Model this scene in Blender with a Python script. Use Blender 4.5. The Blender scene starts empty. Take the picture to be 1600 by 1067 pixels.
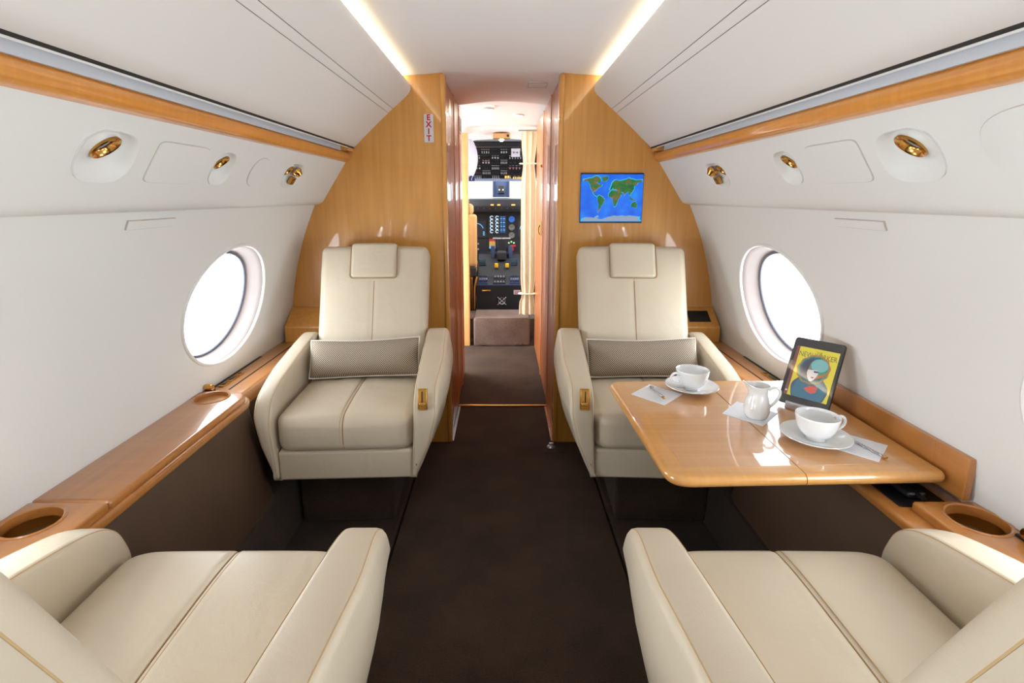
import bpy, bmesh, math, random
from mathutils import Vector, Matrix

random.seed(7)
PI = math.pi
SC = bpy.context.scene
COL = SC.collection

# ------------------------------------------------------------------ camera
cam_d = bpy.data.cameras.new('camera')
cam = bpy.data.objects.new('camera', cam_d)
COL.objects.link(cam)
cam.location = (0, 0, 1.29)
cam.rotation_euler = (math.radians(90 - 11.241), 0, 0)
cam_d.sensor_width = 36
cam_d.lens = 18.0
cam_d.shift_x = 15 / 1600
cam_d.shift_y = -66.5 / 1600
cam_d.clip_start = 0.02
SC.camera = cam

# ------------------------------------------------------------------ world, exposure, daylight
W = bpy.data.worlds.new('sky')
SC.world = W
W.use_nodes = True
W.node_tree.nodes['Background'].inputs[0].default_value = (0.95, 0.98, 1.0, 1)
W.node_tree.nodes['Background'].inputs[1].default_value = 6.5
vs = SC.view_settings
vs.view_transform = 'Standard'
vs.look = 'None'
vs.exposure = 0.3
vs.gamma = 1.0
vs.use_curve_mapping = False

WIN_Y = [1.905, 0.675, -0.555, -1.785]          # window centres along the cabin
WIN_Z = 0.892
WIN_A, WIN_B = 0.286, 0.222                 # half width, half height of the window mouth
DAY_L, DAY_R = 5.6, 4.8
AFT_BOOST = 2.1


def area(name, loc, rot, sx, sy, power, col=(1, 1, 1), shape='RECTANGLE'):
    l = bpy.data.lights.new(name, 'AREA')
    l.shape = shape
    l.size = sx
    l.size_y = sy
    l.energy = power
    l.color = col
    o = bpy.data.objects.new(name, l)
    COL.objects.link(o)
    o.location = loc
    o.rotation_euler = rot
    return o


for i, y in enumerate(WIN_Y):
    k = AFT_BOOST if y < 1 else 1.0
    area('window_daylight', (-1.23, y, 0.84), (0, math.radians(-90 - 24), 0), 0.42, 0.56, DAY_L * k, (0.88, 0.95, 1.0), 'ELLIPSE')
    area('window_daylight', (1.23, y, 0.84), (0, math.radians(90 + 24), 0), 0.42, 0.56, DAY_R * k, (0.88, 0.95, 1.0), 'ELLIPSE')

# daylight through the open entrance ahead of the passage, on the left
area('entrance_daylight', (-1.0, 4.02, 0.90), (0, math.radians(-90 + 36), 0), 1.1, 0.66, 10.0, (1.0, 0.96, 0.90))


# ------------------------------------------------------------------ materials
def srgb(r, g, b):
    f = lambda c: (c / 255 / 12.92) if c <= 10.31 else ((c / 255 + 0.055) / 1.055) ** 2.4
    return (f(r), f(g), f(b), 1)


MATS = {}


def base_mat(name):
    m = bpy.data.materials.new(name)
    m.use_nodes = True
    MATS[name] = m
    return m, m.node_tree, m.node_tree.nodes['Principled BSDF']


def setp(b, col=None, rough=None, metal=None, coat=None, coat_rough=None, spec=None, sheen=None, emis=None, es=None, alpha=None, trans=None):
    for k, v in (('Base Color', col), ('Roughness', rough), ('Metallic', metal), ('Coat Weight', coat), ('Coat Roughness', coat_rough),
                 ('Specular IOR Level', spec), ('Sheen Weight', sheen), ('Emission Color', emis), ('Emission Strength', es),
                 ('Alpha', alpha), ('Transmission Weight', trans)):
        if v is not None:
            b.inputs[k].default_value = v


def plain(name, col, rough=0.5, **k):
    m, t, b = base_mat(name)
    setp(b, col, rough, **k)
    return m


def mapping(t, scale, kind='Object', rot=(0, 0, 0)):
    tc = t.nodes.new('ShaderNodeTexCoord')
    mp = t.nodes.new('ShaderNodeMapping')
    mp.inputs['Scale'].default_value = scale
    mp.inputs['Rotation'].default_value = rot
    t.links.new(tc.outputs[kind], mp.inputs['Vector'])
    return mp.outputs['Vector']


def noise(t, vec, scale, detail=4, rough=0.55, dist=0.0):
    n = t.nodes.new('ShaderNodeTexNoise')
    n.inputs['Scale'].default_value = scale
    n.inputs['Detail'].default_value = detail
    n.inputs['Roughness'].default_value = rough
    n.inputs['Distortion'].default_value = dist
    t.links.new(vec, n.inputs['Vector'])
    return n.outputs['Fac']


def ramp(t, fac, stops):
    r = t.nodes.new('ShaderNodeValToRGB')
    e = r.color_ramp.elements
    while len(e) < len(stops):
        e.new(0.5)
    for i, (p, c) in enumerate(stops):
        e[i].position = p
        e[i].color = c
    t.links.new(fac, r.inputs['Fac'])
    return r.outputs['Color']


def mixc(t, fac, a, b, mode='MIX'):
    n = t.nodes.new('ShaderNodeMix')
    n.data_type = 'RGBA'
    n.blend_type = mode
    for s, v in ((n.inputs['Factor'], fac), (n.inputs['A'], a), (n.inputs['B'], b)):
        pass
    sock = {i.identifier: i for i in n.inputs}
    for ident, v in (('Factor_Float', fac), ('A_Color', a), ('B_Color', b)):
        if hasattr(v, 'is_linked') or hasattr(v, 'links'):
            t.links.new(v, sock[ident])
        else:
            sock[ident].default_value = v
    return [o for o in n.outputs if o.identifier == 'Result_Color'][0]


def bump(t, b, height, strength=0.2, dist=0.01):
    n = t.nodes.new('ShaderNodeBump')
    n.inputs['Strength'].default_value = strength
    n.inputs['Distance'].default_value = dist
    t.links.new(height, n.inputs['Height'])
    t.links.new(n.outputs['Normal'], b.inputs['Normal'])


def wood(name, dark, mid, light, axis='Z', rough=0.3, coat=1.0, coat_rough=0.04, fiddle=0.35, scale=1.0):
    """lacquered maple: long grain along AXIS, with the faint cross figure of sycamore"""
    m, t, b = base_mat(name)
    lo, hi = 1.2 * scale, 26.0 * scale
    sc = {'X': (lo, hi, hi), 'Y': (hi, lo, hi), 'Z': (hi, hi, lo)}[axis]
    g = noise(t, mapping(t, sc), 1.6, 7, 0.6, 0.6)
    cx = {'X': (42, 3, 3), 'Y': (3, 42, 3), 'Z': (3, 3, 42)}[axis]
    f = noise(t, mapping(t, tuple(c * scale for c in cx)), 1.4, 3, 0.6, 0.8)
    big = noise(t, mapping(t, (1.5, 1.5, 1.5)), 1.3, 2, 0.5)
    c1 = ramp(t, g, [(0.3, dark), (0.52, mid), (0.72, light)])
    c2 = ramp(t, f, [(0.35, dark), (0.55, mid), (0.7, light)])
    c3 = ramp(t, big, [(0.35, mid), (0.65, light)])
    c = mixc(t, fiddle, c1, c2)
    c = mixc(t, 0.3, c, c3)
    t.links.new(c, b.inputs['Base Color'])
    setp(b, None, rough, coat=coat, coat_rough=coat_rough)
    return m


def leather(name, col, col2, rough=0.42, wr=0.24):
    m, t, b = base_mat(name)
    v = mapping(t, (1, 1, 1))
    big = noise(t, v, 3.0, 3)
    c = ramp(t, big, [(0.3, col), (0.7, col2)])
    t.links.new(c, b.inputs['Base Color'])
    setp(b, None, rough, spec=0.45)
    vor = t.nodes.new('ShaderNodeTexVoronoi')
    vor.inputs['Scale'].default_value = 420
    t.links.new(v, vor.inputs['Vector'])
    soft = noise(t, v, 7.0, 3, 0.5, 0.7)
    ma = t.nodes.new('ShaderNodeMath')
    ma.operation = 'MULTIPLY_ADD'
    ma.inputs[1].default_value = 0.03
    t.links.new(vor.outputs['Distance'], ma.inputs[0])
    t.links.new(soft, ma.inputs[2])
    bump(t, b, ma.outputs[0], wr, 0.02)
    return m


def carpet_mat(name, a, bcol):
    m, t, b = base_mat(name)
    v = mapping(t, (1, 1, 1))
    n = noise(t, v, 230, 3, 0.75)
    n2 = noise(t, v, 5, 4, 0.6)
    c = ramp(t, n, [(0.3, a), (0.7, bcol)])
    c = mixc(t, 0.35, c, ramp(t, n2, [(0.35, a), (0.65, bcol)]))
    t.links.new(c, b.inputs['Base Color'])
    setp(b, None, 0.95, spec=0.1, sheen=0.08)
    bump(t, b, n, 0.6, 0.01)
    return m


M_WHITE = plain('white_wall_lining', srgb(224, 224, 222), 0.55, spec=0.3)
M_PANEL = plain('white_overhead_lining', srgb(226, 223, 220), 0.5, spec=0.3)
M_CEIL = plain('ceiling_lining', srgb(238, 235, 234), 0.6, spec=0.2)
M_RIM = plain('window_rim_white', srgb(226, 224, 222), 0.35)
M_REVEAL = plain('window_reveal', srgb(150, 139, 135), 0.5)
M_GASKET = plain('window_gasket', srgb(86, 88, 100), 0.5)
M_GREY = plain('grey_lens', srgb(226, 228, 232), 0.5)
M_DARK = plain('dark_gap', srgb(38, 34, 32), 0.7)
M_LINE = plain('panel_joint', srgb(190, 182, 174), 0.7)
M_BLACK = plain('black_plastic', srgb(20, 20, 22), 0.35)
M_GOLD = plain('polished_gold', srgb(206, 156, 84), 0.2, metal=1.0)
M_BRASS = plain('satin_brass', srgb(196, 150, 78), 0.3, metal=1.0)
M_STEEL = plain('brushed_steel', srgb(190, 190, 194), 0.3, metal=1.0)
M_LENS = plain('lamp_lens', srgb(60, 44, 46), 0.1, coat=1.0)
M_PORC = plain('white_porcelain', srgb(236, 236, 236), 0.12, coat=0.6, coat_rough=0.03)
M_PAPER = plain('white_paper_napkin', srgb(226, 226, 230), 0.8)
M_THREAD = plain('tan_thread', srgb(190, 158, 112), 0.7)
M_SEAM_SHADOW = plain('tan_seam_and_shadow_line', srgb(150, 118, 78), 0.6)  # tan of the seams; also paints the shadow line round the headrest
M_SIGNW = plain('sign_white', srgb(208, 208, 212), 0.4)
M_SIGNR = plain('sign_red', srgb(186, 26, 52), 0.4)

M_BULK = wood('maple_bulkhead', srgb(190, 130, 54), srgb(208, 146, 64), srgb(218, 160, 80), 'Z', fiddle=0.12)
M_VAL = wood('maple_valance', srgb(190, 118, 44), srgb(208, 136, 56), srgb(222, 154, 74), 'Y', coat_rough=0.08)
M_LEDGE = wood('maple_ledge', srgb(160, 100, 46), srgb(176, 114, 54), srgb(190, 128, 66), 'Y', coat_rough=0.04)
M_TABLE = wood('maple_table', srgb(186, 132, 78), srgb(200, 146, 92), srgb(212, 160, 106), 'X', coat_rough=0.02, fiddle=0.2)
M_TEDGE = wood('maple_table_edge', srgb(190, 132, 66), srgb(204, 146, 78), srgb(216, 162, 94), 'X', coat_rough=0.03)
M_CAB = wood('red_lacquered_cabinet', srgb(150, 76, 28), srgb(176, 96, 40), srgb(192, 114, 54), 'Z', coat_rough=0.05, rough=0.45, coat=0.4)
M_JAMB = wood('pale_maple_post', srgb(206, 150, 84), srgb(220, 168, 104), srgb(232, 186, 124), 'Z')

M_LEATH = leather('cream_leather', srgb(195, 180, 157), srgb(202, 188, 166))
M_BROWN = leather('brown_leather_panel', srgb(76, 56, 41), srgb(86, 64, 48), 0.5, 0.05)
M_TANSEAT = leather('tan_leather', srgb(206, 156, 96), srgb(214, 168, 110))
M_CARPET = carpet_mat('brown_carpet', srgb(40, 28, 20), srgb(82, 62, 47))
M_CARPET2 = carpet_mat('dark_brown_carpet', srgb(42, 31, 24), srgb(78, 59, 46))
M_CARPETG = carpet_mat('grey_brown_carpet', srgb(84, 68, 60), srgb(132, 112, 102))
M_CURTAIN = plain('cream_curtain_cloth', srgb(240, 230, 210), 0.85, sheen=0.2)


def houndstooth():
    m, t, b = base_mat('woven_houndstooth')
    ck = t.nodes.new('ShaderNodeTexChecker')
    ck.inputs['Scale'].default_value = 1.0
    ck.inputs['Color1'].default_value = srgb(70, 54, 44)
    ck.inputs['Color2'].default_value = srgb(206, 194, 176)
    t.links.new(mapping(t, (230, 0, 230)), ck.inputs['Vector'])
    ck2 = t.nodes.new('ShaderNodeTexChecker')
    ck2.inputs['Scale'].default_value = 1.0
    ck2.inputs['Color1'].default_value = srgb(92, 74, 60)
    ck2.inputs['Color2'].default_value = srgb(170, 154, 134)
    t.links.new(mapping(t, (460, 0, 460)), ck2.inputs['Vector'])
    c = mixc(t, 0.45, ck.outputs['Color'], ck2.outputs['Color'])
    t.links.new(c, b.inputs['Base Color'])
    setp(b, None, 0.9, spec=0.15)
    bump(t, b, ck2.outputs['Fac'], 0.3, 0.004)
    return m


M_HOUND = houndstooth()
M_PIPE = plain('pale_piping', srgb(220, 212, 200), 0.8)


def glass_pane():
    m, t, b = base_mat('clear_window_pane')
    out = [n for n in t.nodes if n.type == 'OUTPUT_MATERIAL'][0]
    tr = t.nodes.new('ShaderNodeBsdfTransparent')
    tr.inputs[0].default_value = (0.97, 0.985, 1, 1)
    gl = t.nodes.new('ShaderNodeBsdfGlossy')
    gl.inputs['Roughness'].default_value = 0.02
    mx = t.nodes.new('ShaderNodeMixShader')
    mx.inputs[0].default_value = 0.04
    t.links.new(tr.outputs[0], mx.inputs[1])
    t.links.new(gl.outputs[0], mx.inputs[2])
    t.links.new(mx.outputs[0], out.inputs['Surface'])
    t.nodes.remove(b)
    return m


M_PANE = glass_pane()


def glow(name, col, strength, base=(0.02, 0.02, 0.02, 1)):
    m, t, b = base_mat(name)
    setp(b, base, 0.3, emis=col, es=strength)
    return m


M_COVE = glow('cove_strip_light', (1.0, 0.83, 0.54, 1), 12.0)
M_LAMPW = glow('warm_lamp', (1.0, 0.78, 0.45, 1), 14.0)


# ------------------------------------------------------------------ mesh helpers
def bmn():
    return bmesh.new()


def finish(name, bm, mat, parent=None, smooth=True, angle=35, loc=None):
    """links the shape as one mesh object; with a parent the shape is given in the parent's own space unless LOC shifts it"""
    if loc is not None:
        bmesh.ops.translate(bm, verts=bm.verts, vec=-Vector(loc))
    bmesh.ops.recalc_face_normals(bm, faces=bm.faces)
    me = bpy.data.meshes.new(name)
    bm.to_mesh(me)
    bm.free()
    if smooth:
        me.polygons.foreach_set('use_smooth', [True] * len(me.polygons))
        try:
            me.set_sharp_from_angle(angle=math.radians(angle))
        except Exception:
            pass
    ms = mat if isinstance(mat, (list, tuple)) else [mat]
    for m in ms:
        me.materials.append(m)
    o = bpy.data.objects.new(name, me)
    COL.objects.link(o)
    if parent is not None:
        o.parent = parent
    return o


def tag(o, label, cat, group=None, kind=None):
    if label:
        o['label'] = label
    if cat:
        o['category'] = cat
    if group:
        o['group'] = group
    if kind:
        o['kind'] = kind
    return o


def struct(name, bm, mat, **k):
    return tag(finish(name, bm, mat, **k), None, None, kind='structure')


def thing(name, label, cat, loc=(0, 0, 0), rotz=0, group=None):
    o = bpy.data.objects.new(name, None)
    COL.objects.link(o)
    o.location = loc
    o.rotation_euler = (0, 0, rotz)
    o.empty_display_size = 0.05
    return tag(o, label, cat, group)


def part(name, bm, mat, root, smooth=True, angle=35, label=None):
    """a part whose shape is given in world space under an unrotated thing (or a part of one)"""
    top = root
    while top.parent is not None:
        top = top.parent
    o = finish(name, bm, mat, root, smooth, angle, loc=top.location)
    if label:
        o['label'] = label
    return o


def copy_tree(o, parent=None):
    c = o.copy()
    COL.objects.link(c)
    c.parent = parent
    for ch in list(o.children):
        copy_tree(ch, c)
    return c


def box(bm, x0, x1, y0, y1, z0, z1):
    r = bmesh.ops.create_cube(bm, size=1)
    for v in r['verts']:
        v.co = Vector(((x0 + x1) / 2 + v.co.x * (x1 - x0), (y0 + y1) / 2 + v.co.y * (y1 - y0), (z0 + z1) / 2 + v.co.z * (z1 - z0)))
    return r['verts']


def rbox(bm, c, h, r, nin=6, nr=4, fn=None):
    """rounded box, centre c, half sizes h, edge radius r; fn(Vector local)->Vector reshapes it"""
    c = Vector(c)
    r = min(r, min(h) * 0.999)

    def samples(hh):
        s = []
        for i in range(nr):
            s.append(-hh + r * (1 - math.tan(PI / 4 * (1 - i / nr))))
        a, b = -hh + r, hh - r
        for i in range(nin + 1):
            s.append(a + (b - a) * i / nin)
        for i in range(1, nr + 1):
            s.append(hh - r + r * math.tan(PI / 4 * i / nr))
        return s
    cache = {}

    def vert(p):
        k = tuple(round(q, 6) for q in p)
        if k in cache:
            return cache[k]
        inn = Vector([max(-h[i] + r, min(h[i] - r, p[i])) for i in range(3)])
        d = Vector(p) - inn
        q = inn + d.normalized() * r if d.length > 1e-9 else Vector(p)
        if fn:
            q = fn(q)
        v = bm.verts.new(q + c)
        cache[k] = v
        return v
    S = [samples(h[i]) for i in range(3)]
    for ax in range(3):
        u, w = (ax + 1) % 3, (ax + 2) % 3
        for sg in (-1, 1):
            for i in range(len(S[u]) - 1):
                for j in range(len(S[w]) - 1):
                    q = []
                    for a, b in ((i, j), (i + 1, j), (i + 1, j + 1), (i, j + 1)):
                        p = [0, 0, 0]
                        p[ax] = sg * h[ax]
                        p[u] = S[u][a]
                        p[w] = S[w][b]
                        q.append(vert(p))
                    if len(set(q)) == 4:
                        try:
                            bm.faces.new(q if sg > 0 else q[::-1])
                        except ValueError:
                            pass


def tube(bm, pts, r, n=8, closed=False, caps=True, flat=None):
    pts = [Vector(p) for p in pts]
    N = len(pts)
    rings = []
    prev = None
    for i, p in enumerate(pts):
        a = pts[(i - 1) % N] if (closed or i > 0) else p
        b = pts[(i + 1) % N] if (closed or i < N - 1) else p
        t = (b - a).normalized()
        if prev is None:
            up = Vector((0, 0, 1)) if abs(t.z) < 0.9 else Vector((1, 0, 0))
            x = t.cross(up).normalized()
        else:
            x = (prev - t * prev.dot(t)).normalized()
        y = t.cross(x).normalized()
        prev = x
        rr = r(i / (N - 1)) if callable(r) else r
        fy = 1.0 if flat is None else flat
        rings.append([bm.verts.new(p + x * rr * math.cos(2 * PI * k / n) + y * rr * fy * math.sin(2 * PI * k / n)) for k in range(n)])
    M = N if closed else N - 1
    for i in range(M):
        A, B = rings[i], rings[(i + 1) % N]
        for k in range(n):
            bm.faces.new((A[k], A[(k + 1) % n], B[(k + 1) % n], B[k]))
    if caps and not closed:
        bm.faces.new(rings[0][::-1])
        bm.faces.new(rings[-1])


def lathe(bm, prof, c=(0, 0, 0), n=40, sx=1.0, sy=1.0, mat=None):
    c = Vector(c)
    rings = []
    for r, z in prof:
        if r < 1e-6:
            rings.append([bm.verts.new(c + Vector((0, 0, z)))])
        else:
            rings.append([bm.verts.new(c + Vector((r * sx * math.cos(2 * PI * k / n), r * sy * math.sin(2 * PI * k / n), z))) for k in range(n)])
    vs_ = [v for R in rings for v in R]
    for A, B in zip(rings, rings[1:]):
        for k in range(n):
            q = []
            for v in (A[k % len(A)], A[(k + 1) % n % len(A)], B[(k + 1) % n % len(B)], B[k % len(B)]):
                if v not in q:
                    q.append(v)
            if len(q) > 2:
                bm.faces.new(q)
    if mat is not None:
        for v in vs_:
            v.co = mat @ v.co
    return vs_


def prism(bm, pts, axis, a, b, bevel=0.0):
    """closed outline PTS extruded along axis from a to b; outline coordinates are the two other axes in x,y,z order"""
    def P(p, t):
        return {'X': (t, p[0], p[1]), 'Y': (p[0], t, p[1]), 'Z': (p[0], p[1], t)}[axis]
    A = [bm.verts.new(P(p, a)) for p in pts]
    B = [bm.verts.new(P(p, b)) for p in pts]
    n = len(pts)
    fs = [bm.faces.new(A[::-1]), bm.faces.new(B)]
    for i in range(n):
        fs.append(bm.faces.new((A[i], A[(i + 1) % n], B[(i + 1) % n], B[i])))
    if bevel:
        es = [e for f in fs[:2] for e in f.edges]
        bmesh.ops.bevel(bm, geom=es, offset=bevel, segments=4, affect='EDGES', profile=0.5)


def puck(bm, pts, z0, z1, r, seg=5):
    """flat slab with a convex outline and rounded top and bottom edges"""
    P = [Vector(p) for p in pts]
    P = [p for i, p in enumerate(P) if (p - P[i - 1]).length > 1e-6]
    n = len(P)
    area_ = sum(P[i].x * P[(i + 1) % n].y - P[(i + 1) % n].x * P[i].y for i in range(n))
    sg = 1 if area_ > 0 else -1
    off = []
    for i in range(n):
        a = (P[i] - P[i - 1]).normalized()
        b = (P[(i + 1) % n] - P[i]).normalized()
        na, nb = Vector((-a.y, a.x)) * sg, Vector((-b.y, b.x)) * sg
        m = na + nb
        off.append(m / max(0.3, m.dot(na)))
    rings = []
    for k in range(seg + 1):
        an = PI / 2 * k / seg
        rings.append((r * (1 - math.sin(an)), z0 + r * (1 - math.cos(an))))
    for k in range(seg + 1):
        an = PI / 2 * k / seg
        rings.append((r * (1 - math.cos(an)), z1 - r + r * math.sin(an)))
    V = [[bm.verts.new((P[i].x + off[i].x * d, P[i].y + off[i].y * d, z)) for i in range(n)] for d, z in rings]
    for A, B in zip(V, V[1:]):
        for i in range(n):
            bm.faces.new((A[i], A[(i + 1) % n], B[(i + 1) % n], B[i]))
    bm.faces.new(V[0][::-1])
    bm.faces.new(V[-1])


def round_poly(pts, rads, seg=6):
    """rounds the corners of a polygon"""
    out = []
    n = len(pts)
    for i in range(n):
        r = rads[i] if isinstance(rads, (list, tuple)) else rads
        p = Vector(pts[i])
        a = (Vector(pts[i - 1]) - p)
        b = (Vector(pts[(i + 1) % n]) - p)
        if r < 1e-6:
            out.append(tuple(p))
            continue
        an = a.angle(b)
        d = min(r / math.tan(an / 2), a.length * 0.49, b.length * 0.49)
        p0, p1 = p + a.normalized() * d, p + b.normalized() * d
        for k in range(seg + 1):
            t = k / seg
            out.append(tuple((1 - t) ** 2 * p0 + 2 * t * (1 - t) * p + t * t * p1))
    return out


def cut(o, cutters):
    """takes the cutter shapes out of a closed mesh"""
    for cb in cutters:
        bmesh.ops.recalc_face_normals(cb, faces=cb.faces)
        me = bpy.data.meshes.new('cutter')
        cb.to_mesh(me)
        cb.free()
        c = bpy.data.objects.new('cutter', me)
        COL.objects.link(c)
        md = o.modifiers.new('b', 'BOOLEAN')
        md.operation = 'DIFFERENCE'
        md.solver = 'EXACT'
        md.object = c
        bpy.context.view_layer.update()
        dg = bpy.context.evaluated_depsgraph_get()
        new = bpy.data.meshes.new_from_object(o.evaluated_get(dg))
        o.modifiers.clear()
        old = o.data
        o.data = new
        bpy.data.meshes.remove(old)
        bpy.data.objects.remove(c)
        bpy.data.meshes.remove(me)
    o.data.polygons.foreach_set('use_smooth', [True] * len(o.data.polygons))
    try:
        o.data.set_sharp_from_angle(angle=math.radians(35))
    except Exception:
        pass
    return o


def cyl_cut(c, rx, ry, z0, z1, n=48):
    b = bmn()
    prism(b, [(c[0] + rx * math.cos(2 * PI * k / n), c[1] + ry * math.sin(2 * PI * k / n)) for k in range(n)], 'Z', z0, z1)
    return b


def text_mesh(name, s, size, mat, mw, root=None, depth=0.0006, align='CENTER', bold=0.0):
    cu = bpy.data.curves.new(name, 'FONT')
    cu.body = s
    cu.size = size
    cu.align_x = align
    cu.align_y = 'CENTER'
    cu.extrude = depth
    cu.offset = bold
    o = bpy.data.objects.new(name, cu)
    COL.objects.link(o)
    bpy.context.view_layer.update()
    dg = bpy.context.evaluated_depsgraph_get()
    me = bpy.data.meshes.new_from_object(o.evaluated_get(dg))
    bpy.data.objects.remove(o)
    me.transform(mw)
    me.materials.clear()
    me.materials.append(mat)
    r = bpy.data.objects.new(name, me)
    COL.objects.link(r)
    if root is not None:
        top = root
        while top.parent is not None:
            top = top.parent
        me.transform(Matrix.Translation(-Vector(top.location)))
        r.parent = root
    return r


def interp(tab, z):
    tab = sorted(tab)
    if z <= tab[0][0]:
        return tab[0][1]
    for (a, xa), (b, xb) in zip(tab, tab[1:]):
        if z <= b:
            t = (z - a) / (b - a)
            return xa + (xb - xa) * t
    return tab[-1][1]


# ================================================================== SETTING
YB = 2.55           # the bulkhead's face
YA = -3.0           # aft end of the part of the cabin built
XA = 0.283          # half width of the passage forward

WALL = [(0.45, 1.094), (0.50, 1.093), (0.62, 1.085), (0.74, 1.068), (0.839, 1.052), (0.953, 1.027), (1.03, 1.005), (1.097, 0.983), (1.18, 0.951), (1.258, 0.916)]
_P = [z for z, x in WALL]


def wall_x(z):
    # smooth (Catmull-Rom) interpolation of the side wall's profile
    n = len(WALL)
    z = max(WALL[0][0], min(WALL[-1][0], z))
    for i in range(n - 1):
        if z <= WALL[i + 1][0]:
            break
    z0, x0 = WALL[i]
    z1, x1 = WALL[i + 1]
    m0 = (x1 - WALL[i - 1][1]) / (z1 - WALL[i - 1][0]) if i > 0 else (x1 - x0) / (z1 - z0)
    m1 = (WALL[i + 2][1] - x0) / (WALL[i + 2][0] - z0) if i < n - 2 else (x1 - x0) / (z1 - z0)
    h = z1 - z0
    t = (z - z0) / h
    return (2 * t ** 3 - 3 * t ** 2 + 1) * x0 + (t ** 3 - 2 * t ** 2 + t) * h * m0 + (-2 * t ** 3 + 3 * t ** 2) * x1 + (t ** 3 - t ** 2) * h * m1


ZLO, ZHI = 0.45, 1.258
Z_S = [ZLO + (ZHI - ZLO) * i / 26 for i in range(27)]


def side_wall(sg):
    bm = bmn()
    bounds = [YB + 0.01] + [(a + b) / 2 for a, b in zip(WIN_Y, WIN_Y[1:])] + [YA]
    for wi, yc in enumerate(WIN_Y):
        y1, y0 = bounds[wi], bounds[wi + 1]
        per = []
        ny = 24
        per += [(y1, z) for z in Z_S[:-1]]
        per += [(y1 + (y0 - y1) * k / ny, ZHI) for k in range(ny)]
        per += [(y0, z) for z in Z_S[:0:-1]]
        per += [(y0 + (y1 - y0) * k / ny, ZLO) for k in range(ny)]
        rings = []
        NR = 10
        for k in range(NR + 1):
            t = (k / NR) ** 1.4
            ring = []
            for (y, z) in per:
                a = math.atan2((z - WIN_Z) / WIN_B, (y - yc) / WIN_A)
                iy, iz = yc + WIN_A * math.cos(a), WIN_Z + WIN_B * math.sin(a)
                py, pz = iy + (y - iy) * t, iz + (z - iz) * t
                ring.append(bm.verts.new((sg * wall_x(pz), py, pz)))
            rings.append(ring)
        n = len(per)
        for A, B in zip(rings, rings[1:]):
            for k in range(n):
                bm.faces.new((A[k], A[(k + 1) % n], B[(k + 1) % n], B[k]))
    bmesh.ops.remove_doubles(bm, verts=bm.verts, dist=1e-5)
    return bm


o = struct('wall_left', side_wall(-1), M_WHITE, angle=60)
o = struct('wall_right', side_wall(1), M_WHITE, angle=60)


def ell(yc, zc, a, b, n=72):
    return [(yc + a * math.cos(2 * PI * k / n), zc + b * math.sin(2 * PI * k / n)) for k in range(n)]


wn = 0
for sg in (-1, 1):
    for yc in WIN_Y:
        wn += 1
        # the moulded rim on the wall is the window's own top mesh
        bm = bmn()
        tube(bm, [(sg * (wall_x(z) - 0.001), y, z) for y, z in ell(yc, WIN_Z, WIN_A + 0.001, WIN_B + 0.001)], 0.0065, 8, closed=True)
        w = struct('window_%d' % wn, bm, M_RIM)
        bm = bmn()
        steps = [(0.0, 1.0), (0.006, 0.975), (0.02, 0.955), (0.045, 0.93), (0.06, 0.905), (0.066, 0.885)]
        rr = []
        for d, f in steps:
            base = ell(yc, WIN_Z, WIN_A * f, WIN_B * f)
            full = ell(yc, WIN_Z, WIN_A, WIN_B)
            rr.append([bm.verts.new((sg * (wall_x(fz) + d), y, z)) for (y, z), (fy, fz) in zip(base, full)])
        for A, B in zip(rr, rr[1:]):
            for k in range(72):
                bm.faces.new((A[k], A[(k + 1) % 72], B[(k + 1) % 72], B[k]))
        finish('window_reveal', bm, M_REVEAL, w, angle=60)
        bm = bmn()
        tube(bm, [(sg * (wall_x(fz) + 0.068), y, z) for (y, z), (fy, fz) in zip(ell(yc, WIN_Z, WIN_A * 0.875, WIN_B * 0.875), ell(yc, WIN_Z, WIN_A, WIN_B))], 0.006, 8, closed=True)
        finish('gasket', bm, M_GASKET, w)
        bm = bmn()
        e = [(sg * (wall_x(fz) + 0.074), y, z) for (y, z), (fy, fz) in zip(ell(yc, WIN_Z, WIN_A * 0.89, WIN_B * 0.89), ell(yc, WIN_Z, WIN_A, WIN_B))]
        ins = [bm.verts.new(p) for p in e]
        ous = [bm.verts.new((p[0] + sg * 0.006, p[1], p[2])) for p in e]
        bm.faces.new(ins)
        bm.faces.new(ous[::-1])
        for k in range(72):
            bm.faces.new((ins[k], ins[(k + 1) % 72], ous[(k + 1) % 72], ous[k]))
        finish('window_pane', bm, M_PANE, w, smooth=False)

# floor: aisle carpet, seat wells on both sides, kick carpet below the side panels
bm = bmn()
box(bm, -0.405, 0.428, YA, 3.03, -0.05, 0.0)
box(bm, -0.405, 0.428, 3.03, 4.9, -0.05, 0.0)
struct('floor', bm, M_CARPET, smooth=False)
for sg, nm in ((-1, 'left'), (1, 'right')):
    xi = 0.417 if sg < 0 else 0.440
    bm = bmn()
    prism(bm, [(sg * xi, -0.05), (sg * xi, -0.006), (sg * (xi + 0.01), 0.0), (sg * 0.84, 0.0), (sg * 0.84, -0.05)], 'Y', YA, YB)
    struct('floor_%s_well' % nm, bm, M_CARPET2, smooth=False)
    bm = bmn()
    prism(bm, [(sg * 0.815, 0.0), (sg * 0.828, 0.20), (sg * 0.85, 0.205), (sg * 1.10, 0.205), (sg * 1.10, 0.0)], 'Y', YA, YB)
    struct('baseboard_%s' % nm, bm, M_CARPET2, smooth=False)
bm = bmn()
box(bm, -1.3, 1.3, YA, 4.9, -0.12, -0.04)
struct('floor_underlay', bm, M_DARK, smooth=False)

# ceiling: one shallow arch over the cabin
CEIL = [(0, 1.886), (0.10, 1.882), (0.20, 1.872), (0.283, 1.861), (0.36, 1.853), (0.42, 1.850), (0.47, 1.848), (0.52, 1.843), (0.60, 1.81), (0.66, 1.755)]


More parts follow.
